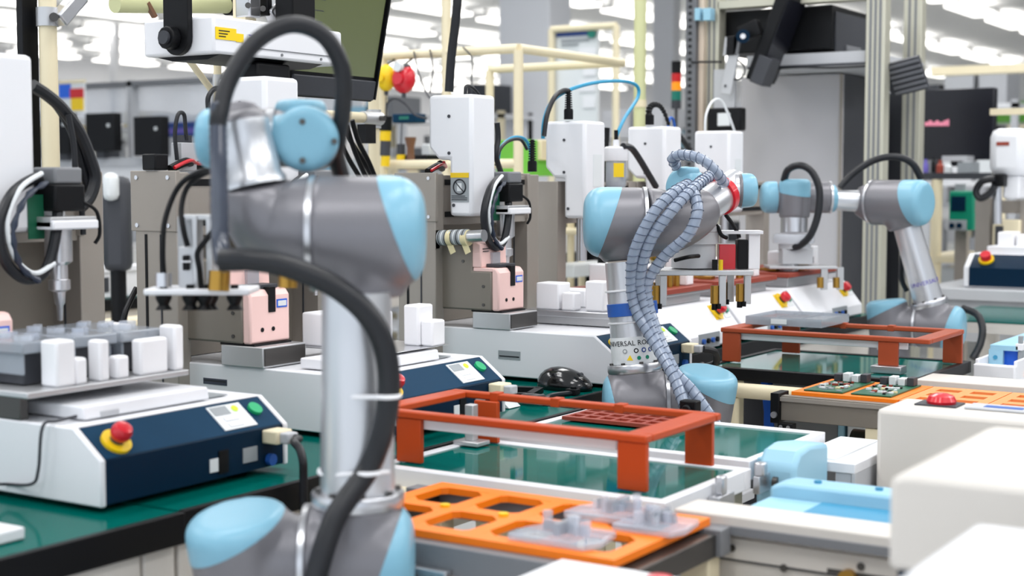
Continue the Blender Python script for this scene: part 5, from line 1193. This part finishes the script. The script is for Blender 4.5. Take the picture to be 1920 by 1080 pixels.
# building pillars
for k, (x0, x1, Y, lb) in enumerate(((935, 1030, 9.0, 'wide pale grey pillar left of the notice board'), (1222, 1262, 12.0, 'pale pillar far behind the signal tower'), (205, 218, 14.0, 'thin pale pillar at the far upper left'))):
    a = ony(x0, 200, Y); b = ony(x1, 200, Y); t = thing('building_pillar', lb, 'pillar', ((a.x + b.x) / 2, Y, 0)); t['kind'] = 'structure'
    obj('shaft', G().box(a.x, b.x, Y, Y + (b.x - a.x) * .7, 0, CEIL), 'wall', t, .01); obj('base_band', G().box(a.x - .01, b.x + .01, Y - .012, Y, 0, .3), 'mid_grey', t)
# second bench row behind the machines
bench('workbench', 'back bench with green mat seen between the two left machines', -3.9, -3.08, 1.6, 3.3)
bench('workbench', 'back bench behind the middle machines, farther along the aisle', -3.9, -3.08, 3.31, 5.9)
t = thing('white_bin', 'white box with a grey strip on the back bench, between two machines', 'box', (-3.15, 2.8, D))
c = onz(221, 560, D)
obj('body', G().box(-3.32, -3.10, c.y - .06, c.y + .10, D + .001, D + .088), 'white_matte', t, .006)
obj('lid', G().box(-3.325, -3.095, c.y - .065, c.y + .105, D + .070, D + .092), 'white', t, .006)
obj('strip', G().box(-3.0999, -3.098, c.y - .005, c.y + .02, D + .004, D + .07), 'label_grey', t)
obj('grille', G().box(-3.0999, -3.098, c.y - .05, c.y - .03, D + .02, D + .06), 'dark_grey', t)
t = thing('pipe_rail', 'cream rail below the back bench between two left machines', 'pipe', (-3.04, 2.7, .8)); obj('pipe', G().cyl((-3.03, 2.4, .815), (-3.03, 3.2, .815), .022, n=16), 'cream', t)
cable('black cable slanting down beside the second machine column', [onx(x, y, -1.54) for x, y in ((256, 540), (244, 565), (232, 598), (228, 660), (226, 735))], .004)
t = thing('office_chair', 'dark office chair behind the gap between the left machines', 'chair', (-2.75, 2.5, 0))
pc = dep(220, 420, 3.75)
obj('backrest', G().obox(pc, (.07, .06, .24), R_), 'dark_grey', t, .02); obj('stem', G().cyl((pc.x, pc.y, .48), (pc.x, pc.y, pc.z - .1), .02, n=14), 'black', t)
obj('seat', G().obox((pc.x + .05, pc.y - .1, .5), (.42, .4, .06), R_), 'dark_grey', t, .02); obj('column', G().cyl((pc.x + .05, pc.y - .1, .06), (pc.x + .05, pc.y - .1, .47), .025, n=14), 'black', t)
for k in range(5):
    an = k * 1.257; obj('foot', G().arm((pc.x + .05, pc.y - .1, .06), (pc.x + .05 + .25 * math.cos(an), pc.y - .1 + .25 * math.sin(an), .03), .03, .03), 'black', t)
obj('head_cushion', G().obox(dep(208, 350, 3.7), (.036, .05, .07), R_), 'label_white', t, .015)
# left background: partition with monitors and poster
t = thing('room_divider', 'grey partition frame with shelf at the left background', 'partition', (-5.0, 5.2, 0))
for (x0, x1) in ((105, 111), (240, 248), (398, 404)): obj('upright', yb(G(), x0, x1, 150, 420, 5.2, .05), 'light_grey', t)
obj('top_rail', yb(G(), 60, 430, 152, 162, 5.2, .05), 'mid_grey', t)
obj('glass_panel', yb(G(), 60, 430, 162, 232, 5.24, .012), 'clear', t)
obj('shelf', yb(G(), 60, 330, 296, 312, 5.0, .35), 'light_grey', t)
obj('shelf_front', yb(G(), 60, 330, 312, 420, 5.02, .02), 'white_matte', t)
for k, (x0, x1, y0, y1, lb) in enumerate(((160, 214, 212, 292, 'black monitor at the left background, left of the grey upright'), (250, 303, 218, 300, 'black monitor at the left background, right of the grey upright'), (108, 130, 210, 296, 'dark monitor edge beside the far left cable'))):
    t = thing('desk_monitor', lb, 'monitor', ony((x0 + x1) / 2, y1, 4.95))
    obj('panel', yb(G(), x0, x1, y0, y1 - 8, 4.95, .05), 'black', t, .004); obj('foot', yb(G(), (x0 + x1) / 2 - 8, (x0 + x1) / 2 + 8, y1 - 8, y1 + 5, 4.97, .1), 'dark_grey', t); obj('status_led', yb(G(), x1 - 14, x1 - 10, y0 + 20, y0 + 26, 4.945, .006), 'label_white', t)
t = thing('colour_poster', 'small white poster with blue, red and yellow squares', 'poster', ony(134, 212, 4.9))
obj('sheet', yb(G(), 108, 159, 154, 212, 4.9, .006), 'label_white', t)
for (x0, x1, y0, y1, m) in ((110, 131, 158, 184, 'blue_strong'), (131, 155, 166, 184, 'stack_red'), (133, 155, 184, 207, 'yellow'), (108, 159, 150, 156, 'cream')): obj('colour_patch', yb(G(), x0, x1, y0, y1, 4.894, .006), m, t)
g = G(); g.sph(ony(148, 282, 5.06), .026, (1, 1, 1.6)); solo('orange_cap', g, 'amber', 'small bright orange object behind the far left cables', 'cap')
t = thing('picture_screen', 'blurred screen with blue and violet picture behind the second gantry', 'screen', ony(330, 260, 5.6))
obj('panel', yb(G(), 300, 395, 215, 300, 5.6, .04), 'light_grey', t); q = ony(350, 300, 5.6); obj('stand', G().box(q.x - .1, q.x + .1, 5.6, 5.7, 0, q.z), 'light_grey', t); obj('picture', yb(G(), 303, 392, 226, 256, 5.595, .006), 'ink_blue', t); obj('picture_band', yb(G(), 303, 392, 240, 250, 5.59, .006), 'violet', t)
# things behind the far left machine
g = G(); xb(g, 36, 62, 500, 640, -1.62, .03); solo('dark_upright', g, 'black', 'black upright behind the far left machine fixture', 'post')
g = G(); xb(g, 74, 96, 480, 640, -1.6, .02); solo('cream_upright', g, 'cream', 'cream upright behind the far left spindle', 'post')
t = thing('blue_hose', 'dark hose with a blue end behind the far left machine', 'hose', onx(30, 555, -1.75)); obj('hose', G().cyl(onx(-20, 555, -1.75), onx(28, 552, -1.75), .016, n=16), 'rubber', t); obj('blue_end', G().cyl(onx(26, 552, -1.75), onx(46, 548, -1.75), .017, n=16), 'blue_deep', t)
g = G(); xb(g, -10, 40, 560, 640, -1.95, .2); solo('cream_carton', g, 'cream', 'cream carton behind the far left machine', 'box', .004)
# pipes and boxes in the gap left of the middle robot
t = thing('pipe_stand', 'pair of cream pipes with a crossbar left of the middle robot elbow', 'pipe frame', (-2.3, 3.4, 0))
for x in (1070, 1091): p = ony(x, 460, 3.9); obj('upright', pipe(G(), (p.x, p.y, 0), (p.x, p.y, 1.2), .0115), 'cream', t)
p0 = ony(1030, 433, 3.88); p1_ = ony(1100, 433, 3.88); obj('crossbar', pipe(G(), p0, (p1_.x, p1_.y, p0.z), .011), 'cream', t)
for k, (x0, x1, y0, y1, m, lb) in enumerate(((1032, 1060, 440, 474, 'white', 'white box behind the pair of cream pipes'), (1032, 1062, 474, 1028, 'violet', 'dull violet box under the white one behind the cream pipes'), (1030, 1112, 385, 1050, 'black', 'black equipment rack behind the pair of cream pipes'))):
    g = G(); yb(g, x0, x1, y0, y1, 4.0 + .13 * (k == 2), .1); solo('equipment_box', g, m if m != 'violet' else 'hose_dark', lb, 'box', .003)
g = G(); yb(g, 1030, 1076, 496, 520, 3.7, .25); solo('pale_tabletop', g, 'blue_light' if 0 else 'label_white', 'pale tabletop end left of the middle robot tube', 'table', .003)
# right background
t = thing('desk_monitor', 'large dark monitor with a faint pink mark at the right background', 'monitor', ony(1792, 305, 5.5))
obj('panel', yb(G(), 1722, 1863, 166, 300, 5.5, .05), 'screen_dark', t, .004)
for k, (x0, x1, y0, y1) in enumerate(((1734, 1740, 229, 236), (1741, 1747, 226, 236), (1748, 1753, 229, 236), (1754, 1760, 226, 236), (1761, 1768, 229, 236), (1769, 1774, 226, 236), (1775, 1779, 224, 236))): obj('pink_mark', yb(G(), x0, x1, y0, y1, 5.497, .004), 'screen_logo', t)
obj('foot', yb(G(), 1766, 1812, 292, 302, 5.4, .12), 'light_grey', t); obj('neck', yb(G(), 1780, 1800, 296, 312, 5.48, .03), 'dark_grey', t)
t = thing('back_desk', 'dark desk below the large monitor with small coloured bottles', 'desk', ony(1800, 325, 5.45)); obj('top', yb(G(), 1715, 1900, 324, 336, 5.2, .6), 'dark_grey', t)
for x in (1752, 1870): p = ony(x, 420, 5.2); obj('leg', pipe(G(), (p.x, 5.22, 0), (p.x, 5.22, ony(x, 336, 5.2).z), .02), 'cream', t)
obj('lower_shelf', yb(G(), 1715, 1900, 482, 494, 5.2, .5), 'cream', t)
for k, (x0, x1, y0, m, lb) in enumerate(((1722, 1733, 298, 'violet', 'violet bottle'), (1738, 1746, 294, 'black', 'black bottle'), (1748, 1762, 300, 'brick', 'reddish jar'), (1764, 1778, 302, 'label_white', 'white jar'), (1795, 1822, 304, 'label_grey', 'grey tool case'))):
    a = ony(x0, 310, 5.3); b = ony(x1, 310, 5.3); zb = ony(x0, 324, 5.2).z; zt = ony(x0, y0, 5.3).z; cx = (a.x + b.x) / 2; r = (b.x - a.x) / 2
    if x1 - x0 < 20: g = G().lathe([(r, zb + .001), (r, zt - .02), (r * .5, zt - .012), (r * .5, zt)], (cx, 5.35, 0), UP, 16)
    else: g = G().box(a.x, b.x, 5.3, 5.4, zb + .001, zt)
    solo('bottle' if x1 - x0 < 20 else 'tool_case', g, m, lb + ' on the desk below the large monitor', 'bottle' if x1 - x0 < 20 else 'case')
t = thing('green_controller', 'green hand controller box with a dark display hanging at the right', 'controller', ony(1803, 432, 5.0))
obj('body', yb(G(), 1779, 1826, 358, 432, 5.0, .06), 'green_paint', t, .006); obj('display', yb(G(), 1783, 1810, 368, 396, 4.996, .006), 'navy', t, .001); obj('keypad', yb(G(), 1779, 1812, 412, 432, 4.996, .006), 'label_grey', t)
for x in (1784, 1798): c = ony(x, 423, 4.99); obj('knob', G().cyl(c, c + Vector((0, .01, 0)), .009, n=14), 'navy', t)
obj('hanger', yb(G(), 1790, 1808, 345, 358, 5.01, .02), 'label_grey', t); q = ony(1803, 400, 5.07); obj('pole', G().box(q.x - .02, q.x + .02, 5.065, 5.10, 0, q.z), 'tan', t)
# far white machine with navy base
t = thing('assembly_machine', 'white machine with navy base and rounded head at the right edge', 'machine', ony(1880, 540, 4.3))
obj('head', yb(G(), 1852, 1922, 240, 330, 4.3, .14), 'white', t, .025)
obj('lower_head', yb(G(), 1880, 1912, 330, 372, 4.32, .1), 'white', t, .006)
obj('logo_mark', yb(G(), 1868, 1892, 266, 273, 4.298, .004), 'brick', t)
obj('spindle_motor', yb(G(), 1858, 1882, 326, 350, 4.28, .05), 'black', t, .004)
obj('spindle', G().cyl(ony(1870, 420, 4.3), ony(1870, 350, 4.3), .013, n=16), 'silver', t)
obj('hose_loop', G().tube([ony(x, y, 4.27) for x, y in ((1866, 335), (1842, 340), (1830, 358), (1838, 372), (1856, 362), (1866, 348))], .010, 8), 'rubber', t)
obj('gantry_column', yb(G(), 1828, 1856, 372, 490, 4.42, .06), 'tan', t); obj('gantry_beam', yb(G(), 1828, 1930, 376, 400, 4.44, .05), 'tan', t); obj('gantry_column', yb(G(), 1912, 1935, 376, 490, 4.42, .06), 'tan', t)
obj('feeder', yb(G(), 1860, 1912, 412, 470, 4.4, .05), 'cream', t, .004); obj('feeder_dark', yb(G(), 1866, 1880, 424, 462, 4.395, .006), 'dark_grey', t)
xl = ony(1806, 510, 4.0).x
zb = ony(1860, 540, 4.0).z; zt = ony(1860, 478, 4.0).z
obj('base_body', G().prism([(4.0, zb), (4.0, zb + (zt - zb) * .62), (4.05, zt), (4.45, zt), (4.45, zb)], 'x', xl, xl + .5), 'white', t, .004)
obj('front_panel', G().prism([(3.997, zb + .004), (3.997, zb + (zt - zb) * .6), (4.047, zt - .001), (4.06, zt - .001), (4.06, zb + .004)], 'x', xl + .016, xl + .49), 'navy', t)
e_ = Vector((xl + .055, 4.022, zb + (zt - zb) * .82)); n_ = Vector((0, -.6, .8)); 
obj('stop_ring', G().cyl(e_, e_ + n_ * .006, .02, n=18), 'yellow', t); obj('stop_knob', G().cyl(e_ + n_ * .006, e_ + n_ * .022, .014, n=18), 'red', t)
obj('white_fixture', yb(G(), 1870, 1900, 435, 478, 4.1, .08), 'nylon', t, .004); obj('white_fixture', yb(G(), 1905, 1925, 440, 478, 4.1, .08), 'nylon', t, .004); obj('fixture_plate', yb(G(), 1850, 1930, 462, 478, 4.06, .2), 'white', t, .003)
zd = zb
t = thing('workbench', 'pale grey bench under the navy machine at the right edge', 'workbench', (xl + .2, 4.1, 0)); obj('tabletop', G().box(xl - .10, xl + .7, 3.93, 4.7, zd - .03, zd - .001), 'light_grey', t, .002); obj('front_apron', G().box(xl - .08, xl + .7, 3.95, 3.97, zd - .14, zd - .03), 'light_grey', t)
for x in (xl - .07, xl + .6): obj('leg', G().box(x, x + .04, 3.98, 4.02, 0, zd - .03), 'light_grey', t)
bench('workbench', 'green-topped table behind the far robot at the right edge', -1.05, -.55, 3.44, 3.88, trim='white')
# blue framed guard and white conveyor at the right edge
t = thing('blue_guard', 'light blue frame guard with a strong blue panel at the right edge', 'guard', (-.70, 2.7, .88))
c0 = onz(1855, 708, .845); 
def zz(y): return ony(1870, y, c0.y).z
obj('front_plate', yb(G(), 1853, 1880, 655, 710, c0.y, .012), 'blue_light', t, .001)
obj('blue_panel', yb(G(), 1880, 1908, 652, 712, c0.y + .012, .006), 'blue_strong', t, .001)
obj('end_plate', yb(G(), 1908, 1916, 630, 712, c0.y + .004, .01), 'label_grey', t, .001)
pA = ony(1856, 650, c0.y); obj('top_frame', G().box(pA.x, pA.x + .05, c0.y, c0.y + .36, pA.z - .006, pA.z + .004), 'blue_light', t, .001)
obj('top_edge', G().box(pA.x + .045, pA.x + .058, c0.y, c0.y + .36, pA.z - .004, pA.z + .008), 'white', t, .001)
obj('screw', G().cyl(ony(1866, 670, c0.y - .002), ony(1866, 670, c0.y + .004), .004, n=10), 'blue_deep', t)
obj('amber_knob', G().cyl(ony(1916, 700, c0.y), ony(1916, 700, c0.y - .012), .008, n=14), 'amber', t)
t = thing('white_channel', 'white open channel conveyor beside the light blue guard', 'conveyor', (-.72, 2.75, .88))
pA = onz(1765, 640, .905)
obj('floor_plate', G().box(-.728, -.655, 2.66, 3.2, .846, .852), 'white', t, .001)
for x in (-.728, -.661): obj('side_wall', G().box(x, x + .006, 2.66, 3.2, .852, .885), 'white', t, .001)
obj('end_block', G().box(-.728, -.655, 2.645, 2.66, .83, .878), 'white', t, .003)
obj('foot', G().box(-.72, -.66, 2.68, 2.72, 0, .846), 'light_grey', t)
obj('foot', G().box(-.72, -.66, 3.10, 3.14, 0, .846), 'light_grey', t)
t = thing('white_rail', 'long white rail in front of the light blue guard', 'rail', (-.6, 2.4, .88)); obj('rail', G().box(-.735, -.40, 2.34, 2.43, .868, .884), 'white_warm', t, .002); obj('bracket', G().box(-.60, -.56, 2.36, 2.40, 0, .868), 'light_grey', t)
# far hall: racks and equipment, pale and out of focus
rs = random.Random(11)
spots = [(620, 7.5), (800, 8.6), (905, 11.0), (1120, 9.5), (1180, 13.0), (1290, 10.5), (330, 8.5), (480, 11), (150, 10), (40, 8.0), (1760, 9.0), (1880, 10.0), (1830, 14.0), (1690, 12.5)]
names_ = ['behind the olive monitor', 'behind the balancers', 'left of the wide pillar', 'behind the notice board', 'right of the notice board', 'behind the signal tower', 'above the second gantry', 'behind the white controller', 'behind the colour poster', 'behind the far left head', 'above the large dark monitor', 'at the far right edge', 'far behind the right machine', 'behind the set-back post']
for k, (x, Y) in enumerate(spots):
    p = ony(x, 330, Y); W_ = rs.uniform(.9, 1.5); H_ = rs.uniform(1.45, 1.75)
    t = thing('storage_rack', 'blurred pale storage rack ' + names_[k], 'rack', (p.x, Y, 0))
    for xx in (p.x - W_ / 2, p.x + W_ / 2 - .04):
        for yy in (Y, Y + .4): obj('upright', G().box(xx, xx + .04, yy, yy + .04, 0, H_), 'cream' if k % 2 else 'light_grey', t)
    for j in range(4): obj('shelf', G().box(p.x - W_ / 2, p.x + W_ / 2, Y, Y + .44, .25 + j * (H_ - .3) / 3, .28 + j * (H_ - .3) / 3), 'white_matte', t)
    for j in range(4):
        for i in range(4):
            w0 = W_ / 4.6; xx = p.x - W_ / 2 + .06 + i * (W_ - .1) / 4; h = rs.uniform(.08, .24); z0 = .281 + j * (H_ - .3) / 3
            if rs.random() < .15: continue
            obj('stored_box', G().box(xx, xx + w0 * rs.uniform(.6, .95), Y + .05, Y + .35, z0, z0 + h), rs.choice(['white', 'label_white', 'white_matte', 'light_grey', 'cream', 'white', 'label_grey', 'blue_light', 'white', 'mid_grey', 'green_bright' if k in (3, 11) else 'white', 'dark_grey']), t)
solo('green_banner', G().box(-9.3, -6.4, 29.9, 29.95, 2.35, 2.75), 'green_bright', 'pale green banner high on the far wall at the right edge', 'banner')
g = G(); yb(g, 1745, 1925, 122, 138, 7.5, .1); solo('cream_bar', g, 'cream', 'cream horizontal beam at the right edge below the ceiling lights', 'beam')
g = G(); yb(g, 1856, 1925, 203, 215, 4.6, .03); solo('cream_rod', g, 'cream', 'short cream rod right of the large dark monitor', 'pipe')
